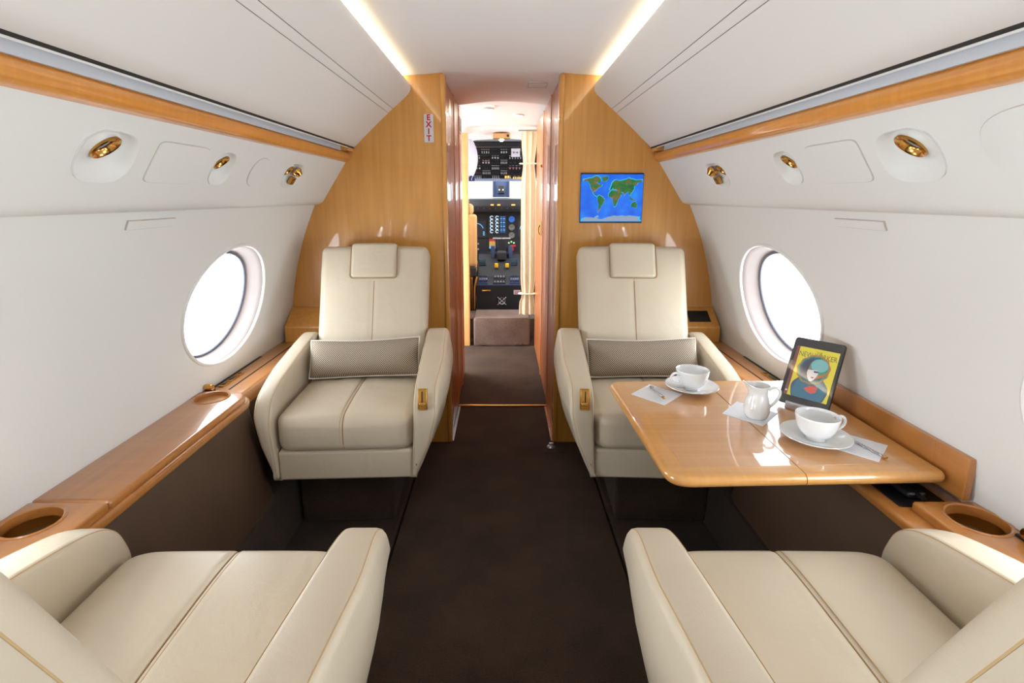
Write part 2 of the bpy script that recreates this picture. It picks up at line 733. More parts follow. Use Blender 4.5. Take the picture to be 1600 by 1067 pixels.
def strip(prof, y0, y1, th, up=1, ny=1):
    """a sheet along Y with the profile (x,z), th thick upwards"""
    bm = bmn()
    pts = list(prof) + [(x, z + th * up) for x, z in reversed(prof)]
    prism(bm, pts, 'Y', y0, y1)
    return bm


full = [(-x, z) for x, z in reversed(CEIL[1:])] + CEIL
struct('ceiling', strip(full, YA, 3.42, 0.02), M_CEIL, angle=60)
# domed lining over the vestibule
bm = bmn()
rows = []
for k in range(11):
    t = k / 10
    y = 3.42 + (4.46 - 3.42) * t
    rise = 0.012 + 0.03 * math.sin(PI * t) - 0.05 * t
    rows.append([bm.verts.new((x * 1.7, y, z + rise + 0.01)) for x, z in [(-c[0], c[1]) for c in reversed(CEIL[1:6])] + CEIL[:6]])
for A, B in zip(rows, rows[1:]):
    for i in range(len(A) - 1):
        bm.faces.new((A[i], A[i + 1], B[i + 1], B[i]))
struct('ceiling_vestibule', bm, M_CEIL, angle=60)

# aft end
bm = bmn()
box(bm, -1.3, 1.3, YA - 0.05, YA, -0.05, 1.95)
struct('wall_back', bm, M_WHITE, smooth=False)

# bulkheads left and right of the passage
for sg, nm in ((-1, 'left'), (1, 'right')):
    pts = [(XA, 0), (XA, 1.860), (0.36, 1.8525), (0.47, 1.8475), (0.56, 1.825), (0.72, 1.72), (0.86, 1.58), (0.96, 1.42), (1.02, 1.24), (1.06, 1.0), (1.09, 0.8), (1.10, 0.55), (1.10, 0)]
    bm = bmn()
    prism(bm, [(sg * x, z) for x, z in pts], 'Y', YB, YB + 0.03)
    struct('wall_front_%s' % nm, bm, M_BULK, angle=20)
    # rounded post that finishes the passage edge
    bm = bmn()
    rbox(bm, (sg * (XA - 0.004), YB + 0.012, 0.928), (0.012, 0.022, 0.926), 0.008, nin=1)
    struct('trim_%d' % (1 if sg < 0 else 2), bm, M_BULK)

# sloped wood shelf in the corner between bulkhead and side wall
for sg in (-1, 1):
    t = thing('corner_shelf', 'sloping maple corner shelf between the %s seat and the bulkhead' % ('left forward' if sg < 0 else 'right forward'), 'shelf', (sg * 0.98, 2.5, 0.61))
    bm = bmn()
    pr_ = [(YB - 0.002, 0.5905), (YB - 0.002, 0.742), (YB - 0.014, 0.742), (2.435, 0.668), (2.43, 0.66), (2.43, 0.5905)]
    prism(bm, pr_, 'X', sg * 0.80, sg * 1.066)
    part('shelf_body', bm, M_BULK, t, angle=20)
    if sg > 0:
        bm = bmn()
        v = box(bm, 0.925, 1.03, -0.035, 0.035, -0.002, 0.002)
        ang = math.atan2(0.742 - 0.668, 0.101)
        mw = Matrix.Translation((0, 2.487, 0.7075)) @ Matrix.Rotation(ang, 4, 'X')
        bmesh.ops.transform(bm, matrix=mw, verts=bm.verts)
        part('socket_plate', bm, M_BLACK, t, smooth=False, label='flush black plate')

# ------------------------------------------------------------------ overhead panels, valances, service panels
def thick(prof, th):
    """closes a profile into a sheet th thick on its outer side (outwards and up from the cabin)"""
    out = []
    n = len(prof)
    for i in range(n):
        a = Vector(prof[max(0, i - 1)])
        b = Vector(prof[min(n - 1, i + 1)])
        t = (b - a).normalized()
        nrm = Vector((-t.y, t.x))
        if nrm.x < 0:
            nrm = -nrm
        out.append(tuple(Vector(prof[i]) + nrm * th))
    return list(prof) + out[::-1]


UP = [(0.452, 1.806), (0.444, 1.812), (0.436, 1.811), (0.431, 1.804), (0.430, 1.792), (0.434, 1.778), (0.444, 1.764), (0.462, 1.748), (0.485, 1.728), (0.517, 1.7005)]
SEAM = [(0.5187, 1.6990), (0.5387, 1.6818)]
LOW = [(0.5405, 1.6805), (0.58, 1.646), (0.63, 1.6005), (0.68, 1.5525), (0.711, 1.5235), (0.715, 1.5225), (0.720, 1.526)]
for sg, nm in ((-1, 'left'), (1, 'right')):
    mir = lambda pts: [(sg * x, z) for x, z in pts]
    t = thing('overhead_lining', 'long white overhead lining sloping above the %s row of seats' % nm, 'overhead lining', (sg * 0.57, 0, 1.66))
    bm = bmn()
    prism(bm, mir(thick(UP, 0.008)), 'Y', YA, YB)
    part('upper_panel', bm, M_PANEL, t, angle=40)
    bm = bmn()
    prism(bm, mir(thick(SEAM, 0.01)), 'Y', YA, YB)
    part('joint_strip', bm, M_PANEL, t, smooth=False)
    bm = bmn()
    prism(bm, mir(thick(LOW, 0.008)), 'Y', YA, YB)
    part('lower_panel', bm, M_PANEL, t, angle=40)
    bm = bmn()
    prism(bm, mir([(0.7098, 1.5240), (0.7125, 1.5200), (0.7165, 1.5190), (0.7190, 1.5215), (0.7195, 1.5265), (0.7130, 1.5265)]), 'Y', YA, YB)
    part('edge_seal', bm, M_DARK, t, smooth=False, label='dark edge seal')
    bm = bmn()
    prism(bm, mir([(0.505, 1.722), (0.55, 1.682), (0.57, 1.70), (0.525, 1.742)]), 'Y', YA, YB)
    part('joint_backing', bm, M_LINE, t, smooth=False)
    # light trough floor and strip light behind the upper edge
    bm = bmn()
    prism(bm, mir([(0.443, 1.795), (0.49, 1.782), (0.60, 1.765), (0.67, 1.765), (0.67, 1.75), (0.50, 1.738), (0.452, 1.768)]), 'Y', YA, YB)
    part('light_trough', bm, M_PANEL, t, smooth=False)
    cl = thing('cove_light', 'warm strip light hidden behind the %s overhead panel, washing the ceiling' % nm, 'light', (sg * 0.53, 0, 1.78))
    bm = bmn()
    prism(bm, mir([(0.458, 1.797), (0.476, 1.792), (0.480, 1.811), (0.462, 1.817)]), 'Y', YA, YB - 0.01)
    part('light_strip', bm, M_COVE, cl, smooth=False)
    # dark backing sheet added for slot shade and light blocking; grey lens, wood valance
    bm = bmn()
    prism(bm, mir([(0.665, 1.752), (0.73, 1.60), (0.79, 1.56), (0.90, 1.46), (0.985, 1.29), (1.0, 1.24), (1.02, 1.25), (1.0, 1.32), (0.91, 1.48), (0.80, 1.60), (0.68, 1.77)]), 'Y', YA, YB)
    struct('trim_%d' % (3 if sg < 0 else 4), bm, M_DARK, smooth=False)
    bm = bmn()
    prism(bm, mir([(0.7485, 1.499), (0.7515, 1.530), (0.757, 1.532), (0.757, 1.499)]), 'Y', YA, YB - 0.085)
    struct('trim_%d' % (5 if sg < 0 else 6), bm, M_GREY, smooth=False)
    bm = bmn()
    prism(bm, mir([(0.735, 1.497), (0.741, 1.501), (0.77, 1.502), (0.78, 1.45), (0.745, 1.457), (0.737, 1.461), (0.733, 1.467), (0.731, 1.48), (0.732, 1.49)]), 'Y', YA, YB)
    struct('trim_%d' % (7 if sg < 0 else 8), bm, M_VAL, angle=40)

for sg in (-1, 1):        # wood end block that closes the slot at the bulkhead
    bm = bmn()
    box(bm, *sorted((sg * 0.7165, sg * 0.79)), YB - 0.085, YB, 1.502, 1.531)
    struct('trim_%d' % (18 if sg < 0 else 19), bm, M_BULK, smooth=False)

PSU_O = Vector((0.752, 0, 1.462))
PSU_D = Vector((0.118, 0, -0.182)).normalized()       # down the slope (right-hand side)
PSU_N = Vector((-0.182, 0, -0.118)).normalized()      # towards the cabin


def psu_frame(sg, y, s):
    """matrix whose x runs along the cabin, y up the slope, z out of the service panel"""
    m = lambda v: Vector((v.x * sg, v.y, v.z))
    o_ = m(PSU_O + PSU_D * s) + Vector((0, y, 0))
    zx = m(PSU_N)
    yx = m(-PSU_D)
    xx = yx.cross(zx)
    return Matrix(((xx.x, yx.x, zx.x, o_.x), (xx.y, yx.y, zx.y, o_.y), (xx.z, yx.z, zx.z, o_.z), (0, 0, 0, 1)))


def squircle(a, b, n=48, e=2.8):
    out = []
    for k in range(n):
        t = 2 * PI * k / n
        c, s = math.cos(t), math.sin(t)
        out.append((a * abs(c) ** (2 / e) * (1 if c >= 0 else -1), b * abs(s) ** (2 / e) * (1 if s >= 0 else -1)))
    return out


# lamps along the service panels: side, y, half length, half height, lens radius, kind
LAMPS = [(-1, 1.085, 0.078, 0.060, 0.025, 0, 'large round reading lamp in the left service panel, nearest the front of the picture'),
         (-1, 1.525, 0.052, 0.054, 0.020, 0, 'small reading lamp in the left service panel above the window'),
         (-1, 2.025, 0.080, 0.054, 0.018, 1, 'gold air nozzle, lamp and call button set beside the left bulkhead'),
         (1, 1.055, 0.078, 0.060, 0.025, 0, 'large round reading lamp in the right service panel above the tablet'),
         (1, 1.495, 0.052, 0.054, 0.020, 0, 'small reading lamp in the right service panel above the window'),
         (1, 1.980, 0.080, 0.054, 0.020, 1, 'gold air nozzle, lamp and call button set beside the right bulkhead')]
PSU_S = 0.108

for sg, nm in ((-1, 'left'), (1, 'right')):
    front = [(0.752, 1.462), (0.866, 1.2855), (0.874, 1.274), (0.884, 1.264), (0.896, 1.2575), (0.918, 1.2535)]
    pts = front + [(0.99, 1.2535), (0.99, 1.29), (0.80, 1.50)]
    bm = bmn()
    prism(bm, [(sg * x, z) for x, z in pts], 'Y', YA, YB)
    o = struct('trim_%d' % (9 if sg < 0 else 10), bm, M_WHITE, angle=25)
    cs = []
    for (s_, y, a, b, r, kind, lab) in LAMPS:
        if s_ != sg:
            continue
        cb = bmn()
        prism(cb, squircle(a * 0.97, b * 0.97, 40), 'Z', -0.045, 0.02)
        bmesh.ops.transform(cb, matrix=psu_frame(sg, y, PSU_S), verts=cb.verts)
        cs.append(cb)
    cut(o, cs)

for (sg, y, a, b, r, kind, lab) in LAMPS:
    F = psu_frame(sg, y, PSU_S)
    loc = F.translation
    t = thing('reading_lamp' if kind == 0 else 'service_unit', lab, 'reading lamp' if kind == 0 else 'air vent and lamp', loc, 0, 'lamps in the service panels')
    n = 48
    out = squircle(a, b, n)
    # the lamp mouth: high on the plate, turned down and in
    ux = 0.0 if kind == 0 else -0.028 * (1 if sg > 0 else -1) * -1
    tip = Vector((ux, b * 0.26, -0.010))
    aft = -1 if sg > 0 else 1
    axis = Vector((aft * 0.12, -0.36, 0.92)).normalized()
    X = (Vector((1, 0, 0)) - axis * axis.x).normalized()
    Y_ = axis.cross(X).normalized()
    if Y_.y < 0:
        Y_ = -Y_
    bm = bmn()
    rings = []
    for k in range(9):
        f = k / 8
        ring = []
        for i in range(n):
            p0 = Vector((out[i][0], out[i][1], 0.0035))
            th = 2 * PI * i / n
            p1 = tip + X * math.cos(th) * r * 1.25 + Y_ * math.sin(th) * r * 1.25
            sag = -0.016 * math.sin(PI * f) * (0.5 + 0.5 * f)
            p = p0.lerp(p1, f) + Vector((0, 0, sag if f not in (0, 1) else 0))
            if k == 1:
                p = p0 * 0.95
                p.z = 0.002
            ring.append(bm.verts.new(p))
        rings.append(ring)
    low = [bm.verts.new((p[0] * 1.0, p[1] * 1.0, -0.012)) for p in out]
    rings = [low] + rings
    for A, B in zip(rings, rings[1:]):
        for i in range(n):
            bm.faces.new((A[i], A[(i + 1) % n], B[(i + 1) % n], B[i]))
    bmesh.ops.transform(bm, matrix=F, verts=bm.verts)
    part('housing', bm, M_WHITE, t, angle=50)
    R = Matrix(((X.x, Y_.x, axis.x, tip.x), (X.y, Y_.y, axis.y, tip.y), (X.z, Y_.z, axis.z, tip.z), (0, 0, 0, 1)))
    bm = bmn()
    lathe(bm, [(r * 1.32, -0.002), (r * 1.34, 0.003), (r * 1.24, 0.005), (r * 1.10, 0.003), (r * 0.98, -0.003), (r * 0.92, -0.006)], n=40)
    bmesh.ops.transform(bm, matrix=F @ R, verts=bm.verts)
    rg = part('gold_ring', bm, M_GOLD, t, label='polished gold ring')
    bm = bmn()
    lathe(bm, [(0, -0.003), (r * 0.5, -0.0035), (r * 0.93, -0.0055), (r * 0.96, -0.010), (0, -0.010)], n=32)
    bmesh.ops.transform(bm, matrix=F @ R, verts=bm.verts)
    part('lens', bm, M_LENS, rg, label='dark lamp lens')
    if kind == 1:
        dx = -ux / abs(ux)
        R2 = R.copy()
        R2.translation = Vector((ux + dx * 0.058, b * 0.34, -0.002))
        bm = bmn()
        lathe(bm, [(r * 1.1, -0.004), (r * 1.1, 0.004), (r * 0.8, 0.012), (r * 0.55, 0.020), (r * 0.4, 0.016), (0, 0.012)], n=28)
        bmesh.ops.transform(bm, matrix=F @ R2, verts=bm.verts)
        part('air_nozzle', bm, M_GOLD, t, label='gold air nozzle')
        bm = bmn()
        rbox(bm, (ux + dx * 0.062, -b * 0.42, -0.003), (0.017, 0.016, 0.007), 0.003, nin=1, nr=2)
        bmesh.ops.transform(bm, matrix=F, verts=bm.verts)
        cbn = part('call_button', bm, M_BRASS, t, label='square gold call button')
        bm = bmn()
        rbox(bm, (ux + dx * 0.062, -b * 0.42 + 0.008, 0.0035), (0.012, 0.005, 0.0012), 0.0008, nin=1, nr=2)
        bmesh.ops.transform(bm, matrix=F, verts=bm.verts)
        part('button_window', bm, M_LENS, cbn)

# flush access covers beside the lamps
COVERS = [(-1, 1.323, 0.104, 0.056, 9, 'square flush white cover between the two left reading lamps'),
          (-1, 1.750, 0.058, 0.054, 2.2, 'oval flush white cover left of the gold nozzle set by the left bulkhead'),
          (1, 1.280, 0.100, 0.056, 9, 'square flush white cover between the two right reading lamps'),
          (1, 0.770, 0.125, 0.066, 2.6, 'large oval flush white cover at the right edge of the picture')]
for sg, y, a, b, e, lab in COVERS:
    F = psu_frame(sg, y, PSU_S)
    t = thing('access_cover', lab, 'cover', F.translation, 0, 'flush covers in the service panels')
    bm = bmn()
    prism(bm, squircle(a, b, 48, e), 'Z', -0.002, 0.0012)
    bmesh.ops.transform(bm, matrix=F, verts=bm.verts)
    part('joint', bm, M_LINE, t, smooth=False)
    bm = bmn()
    prism(bm, squircle(a - 0.0016, b - 0.0016, 48, e), 'Z', -0.002, 0.0030, bevel=0.0006)
    bmesh.ops.transform(bm, matrix=F, verts=bm.verts)
    part('cover_plate', bm, M_WHITE, t)
# small slot plates on the wall under the service panels
for sg, yc, lab in ((-1, 1.372, 'thin rectangular flush plate on the left wall above the window'), (1, 1.348, 'thin rectangular flush plate on the right wall above the window')):
    zc = 1.222
    xc = wall_x(zc)
    tilt = math.atan2(wall_x(zc - 0.02) - wall_x(zc + 0.02), 0.04)
    F = Matrix.Translation((sg * xc, yc, zc)) @ Matrix.Rotation(-sg * tilt, 4, 'Y')
    t = thing('slot_plate', lab, 'plate', F.translation)
    bm = bmn()
    box(bm, -0.004, 0.004, -0.094, 0.094, -0.0125, 0.0125)
    bmesh.ops.transform(bm, matrix=F, verts=bm.verts)
    part('joint', bm, M_LINE, t, smooth=False)
    bm = bmn()
    box(bm, -0.0052, 0.0052, -0.0925, 0.0925, -0.0112, 0.0112)
    bmesh.ops.transform(bm, matrix=F, verts=bm.verts)
    part('plate', bm, M_WHITE, t, smooth=False)

# ------------------------------------------------------------------ side ledges
def cup_ring(x, y, z, r, root):
    bm = bmn()
    lathe(bm, [(r * 1.16, -0.004), (r * 1.15, 0.0012), (r * 1.08, 0.0034), (r * 1.01, 0.0014), (r * 0.985, -0.006), (r * 0.97, -0.04), (r * 0.9, -0.055), (0, -0.056)], (x, y, z), 48)
    c = part('cup_holder', bm, M_LEDGE, root)
    bm = bmn()
    lathe(bm, [(r * 0.968, -0.019), (r * 0.955, -0.018), (r * 0.945, -0.046), (r * 0.90, -0.052), (0, -0.053), (0, -0.055), (r * 0.93, -0.054), (r * 0.962, -0.046)], (x, y, z), 48)
    part('brass_liner', bm, M_BRASS, c, label='brass liner')


def knob(x, y, z, root, sg):
    bm = bmn()
    rbox(bm, (x, y, z + 0.004), (0.012, 0.022, 0.005), 0.003, nin=1, nr=2)
    k = part('knob_base', bm, M_BLACK, root, label='black knob base')
    bm = bmn()
    vv = lathe(bm, [(0, -0.014), (0.011, -0.014), (0.013, -0.010), (0.013, 0.010), (0.011, 0.014), (0, 0.014)], n=20)
    bmesh.ops.transform(bm, matrix=Matrix.Translation((x, y, z + 0.020)) @ Matrix.Rotation(PI / 2, 4, 'Y'), verts=vv)
    part('gold_knob', bm, M_GOLD, k, label='small gold knob')


def hinge_set(x, y0, z, root):
    for i, (dy, ln) in enumerate(((0.0, 0.035), (0.055, 0.05), (0.125, 0.024))):
        bm = bmn()
        rbox(bm, (x, y0 + dy + ln / 2, z + 0.002), (0.011, ln / 2 + 0.005, 0.003), 0.0015, nin=1, nr=2)
        h = part('hinge_plate', bm, M_BRASS, root, label='gold hinge plate')
        bm = bmn()
        rbox(bm, (x, y0 + dy + ln / 2, z + 0.005), (0.007, ln / 2 - 0.003, 0.0015), 0.001, nin=1, nr=2)
        part('hinge_inset', bm, M_BLACK, h)


ZT = 0.602
for sg, nm in ((-1, 'left'), (1, 'right')):
    lab = ('long maple side ledge with closed lid on the left, brown leather below' if sg < 0 else
           'maple side ledge on the right with open table slot and cup holder, brown leather below')
    t = thing('side_ledge', lab, 'ledge', (sg * 0.97, 0.5, 0.0))
    rail_z = 0.589
    # narrow rail past the seats, up to the bulkhead
    bm = bmn()
    pr_ = round_poly([(0.945, rail_z), (1.095, rail_z), (1.095, 0.535), (0.945, 0.535)], [0.012, 0, 0, 0.006], 4)
    prism(bm, [(sg * x, z) for x, z in pr_], 'Y', 1.60, YB)
    part('rail', bm, M_LEDGE, t)
    bm = bmn()
    box(bm, *sorted((sg * 1.012, sg * 1.018)), 1.80, YB - 0.08, rail_z - 0.001, rail_z + 0.0012)
    part('rail_groove', bm, M_DARK, t, smooth=False)
    hinge_set(sg * 1.060, 1.83, rail_z, t)
    bm = bmn()
    box(bm, *sorted((sg * 1.078, sg * 1.090)), 1.70, 2.2, rail_z - 0.002, rail_z + 0.002)
    part('wall_gap', bm, M_DARK, t, smooth=False)
    # lower lip all along with a rounded forward end
    yend = 1.765
    bm = bmn()
    lip = round_poly([(0.893, YA), (0.893, yend), (1.094, yend), (1.094, YA)], [0.02, 0.09, 0.02, 0.02], 10)
    puck(bm, [(sg * x, y) for x, y in lip], 0.558, 0.583, 0.008)
    lipo = part('lip', bm, M_LEDGE, t)
    # leather side panel
    bm = bmn()
    top = round_poly([(0.899, YA), (0.899, yend - 0.008), (1.07, yend - 0.008), (1.07, YA)], [0, 0.085, 0, 0], 8)
    A = [bm.verts.new((sg * x, y, 0.559)) for x, y in top]
    B = [bm.verts.new((sg * (x - (0.062 if x < 1.0 else 0)), y, 0.19)) for x, y in top]
    n = len(top)
    for i in range(n):
        bm.faces.new((A[i], A[(i + 1) % n], B[(i + 1) % n], B[i]))
    bm.faces.new(A)
    bm.faces.new(B[::-1])
    part('leather_panel', bm, M_BROWN, t, angle=50)
    bm = bmn()
    box(bm, *sorted((sg * 0.955, sg * 1.09)), yend - 0.05, YB, 0.205, 0.536)
    part('rear_panel', bm, M_BROWN, t, smooth=False)
    # raised tops
    if sg < 0:
        segs = [(YA, 0.798, False), (0.80, 1.065, False), (1.0665, 1.757, True)]
        cups = [(1.016, 0.990), (1.018, 1.690)]
    else:
        segs = [(YA, 0.60, False), (0.604, 1.070, False), (1.69, 1.757, True)]
        cups = [(1.032, 0.998)]
    xl = 0.905 if sg < 0 else 0.945
    for (y0, y1, rnd) in segs:
        bm = bmn()
        o2 = round_poly([(xl, y0), (xl, y1), (1.092, y1), (1.092, y0)], [0.010, 0.095 if rnd else 0.010, 0.03 if rnd else 0.010, 0.010], 10)
        puck(bm, [(sg * x, y) for x, y in o2], 0.578, ZT, 0.0095 if rnd else 0.006)
        lid = part('lid' if y0 > -1 else 'aft_top', bm, M_LEDGE, t)
        for cx, cy in cups:
            if y0 < cy < y1:
                cut(lid, [cyl_cut((sg * cx, cy), 0.053, 0.053, 0.565, 0.66)])
                cut(lipo, [cyl_cut((sg * cx, cy), 0.053, 0.053, 0.54, 0.62)])
                cup_ring(sg * cx, cy, ZT, 0.053, t)
    if sg < 0:
        knob(-1.070, 1.768, rail_z, t, sg)
    else:
        knob(1.074, 0.925, ZT - 0.003, t, sg)
        # the open slot the table slides out of
        bm = bmn()
        box(bm, 0.925, 1.045, 1.074, 1.69, 0.578, 0.5855)
        slot = part('table_slot', bm, M_BLACK, t, smooth=False, label='open black table slot')
        for yy in (1.13, 1.50):
            bm = bmn()
            rbox(bm, (0.985, yy, 0.594), (0.022, 0.03, 0.008), 0.006, nin=1, nr=2)
            tube(bm, [(0.985, yy - 0.05, 0.598), (0.985, yy + 0.05, 0.598)], 0.006, 10)
            part('slide_bracket', bm, M_BLACK, slot)

# ================================================================== SEATS (local: forward is +y, seat centre at the origin)
def seat_arm(bm, side, slim=1.0, drop=0.0):
    raw = [(0.362, 0.300), (0.374, 0.36), (0.378, 0.44), (0.377, 0.51), (0.369, 0.545), (0.350, 0.588), (0.318, 0.617), (0.272, 0.636), (0.20, 0.652),
           (0.10, 0.669), (0.0, 0.685), (-0.10, 0.700), (-0.18, 0.708), (-0.225, 0.702), (-0.245, 0.680), (-0.25, 0.62), (-0.245, 0.50), (-0.22, 0.38), (-0.20, 0.300), (0.0, 0.298), (0.2, 0.298)]
    raw = [(y, z - drop * max(0.0, min(1.0, (z - 0.5) / 0.15))) for y, z in raw]
    # resample the outline smoothly (closed Catmull-Rom)
    pts = []
    n = len(raw)
    for i in range(n):
        p0, p1, p2, p3 = [Vector(raw[(i + k) % n]) for k in (-1, 0, 1, 2)]
        sharp = i >= n - 3 or i == n - 4
        for k in range(4):
            t = k / 4
            if sharp:
                pts.append(p1.lerp(p2, t))
            else:
                pts.append(0.5 * ((2 * p1) + (p2 - p0) * t + (2 * p0 - 5 * p1 + 4 * p2 - p3) * t * t + (3 * p1 - 3 * p2 + p3 - p0) * t ** 3))
    N = len(pts)
    cen = Vector((0.06, 0.50))
    nrm = []
    for i in range(N):
        t = (pts[(i + 1) % N] - pts[i - 1]).normalized()
        nn = Vector((t.y, -t.x))
        if nn.dot(pts[i] - cen) < 0:
            nn = -nn
        nrm.append(nn)
    XO = [(0.29, 0.268), (0.36, 0.300), (0.44, 0.332), (0.54, 0.356), (0.60, 0.354), (0.66, 0.344), (0.72, 0.337)]

    def xo(y, z):
        s = max(0, min(1, (y - 0.08) / 0.30))
        s = s * s * (3 - 2 * s)
        k = slim if slim > 0.7 else slim + (1 - slim) * max(0.0, min(1.0, (z - 0.600) / 0.03))
        return 0.245 + (interp(XO, z) - 0.245) * k - 0.026 * s * k

    def xi(y, z):
        return 0.236 if z < 0.36 else 0.245 if z > 0.5 else 0.236 + 0.009 * (z - 0.36) / 0.14
    R = 0.020

    def ring(inset, face, dx):
        vs_ = []
        for i in range(N):
            p = pts[i] - nrm[i] * inset
            x = (xo(p.x, p.y) - dx) if face else (xi(p.x, p.y) + dx)
            vs_.append(bm.verts.new((side * x, p.x, p.y)))
        return vs_
    rings = []
    for k in range(5, -1, -1):           # inner edge round-over
        a = PI / 2 * k / 5
        rings.append(ring(R * 0.7 * (1 - math.cos(a)), False, R * 0.7 * (1 - math.sin(a))))
    for k in range(0, 6):                # outer edge round-over
        a = PI / 2 * k / 5
        rings.append(ring(R * (1 - math.cos(a)), True, R * (1 - math.sin(a))))
    for A, B in zip(rings, rings[1:]):
        for i in range(N):
            bm.faces.new((A[i], A[(i + 1) % N], B[(i + 1) % N], B[i]))

    def fill(last, face):
        base = [Vector((v.co.y, v.co.z)) for v in last]
        prev = last
        for f in (0.9, 0.75, 0.58, 0.4, 0.22):
            cur = []
            for p in base:
                q = cen + (p - cen) * f
                x = xo(q.x, q.y) if face else xi(q.x, q.y)
                cur.append(bm.verts.new((side * x, q.x, q.y)))
            for i in range(N):
                bm.faces.new((prev[i], prev[(i + 1) % N], cur[(i + 1) % N], cur[i]))
            prev = cur
        c = bm.verts.new((side * (xo(cen.x, cen.y) if face else xi(cen.x, cen.y)), cen.x, cen.y))
        for i in range(N):
            bm.faces.new((prev[i], prev[(i + 1) % N], c))
    fill(rings[-1], True)
    fill(rings[0], False)
    # stitch paths along the top edges, from the front face to the back
    path_o, path_i = [], []
    for i in range(N):
        p = pts[i]
        if (p.x > 0.30 and p.y > 0.34) or (p.y > 0.60 and p.x > -0.23):
            q = p - nrm[i] * R * 0.16 + nrm[i] * 0.0004
            path_o.append((side * (xo(q.x, q.y) - R * 0.50), q.x, q.y))
            q = p - nrm[i] * R * 0.7 * 0.20 + nrm[i] * 0.0004
            path_i.append((side * (xi(q.x, q.y) + R * 0.7 * 0.40), q.x, q.y))
    return path_o, path_i


REC = math.atan(0.447)


def back_pt(x, d, h):
    """point on the backrest: x across, d out of its front face, h up along it from the cushion"""
    f = Vector((0, -0.094, 0.53))
    up = Vector((0, -math.sin(REC), math.cos(REC)))
    nr = Vector((0, math.cos(REC), math.sin(REC)))
    return f + up * h + nr * d + Vector((x, 0, 0))


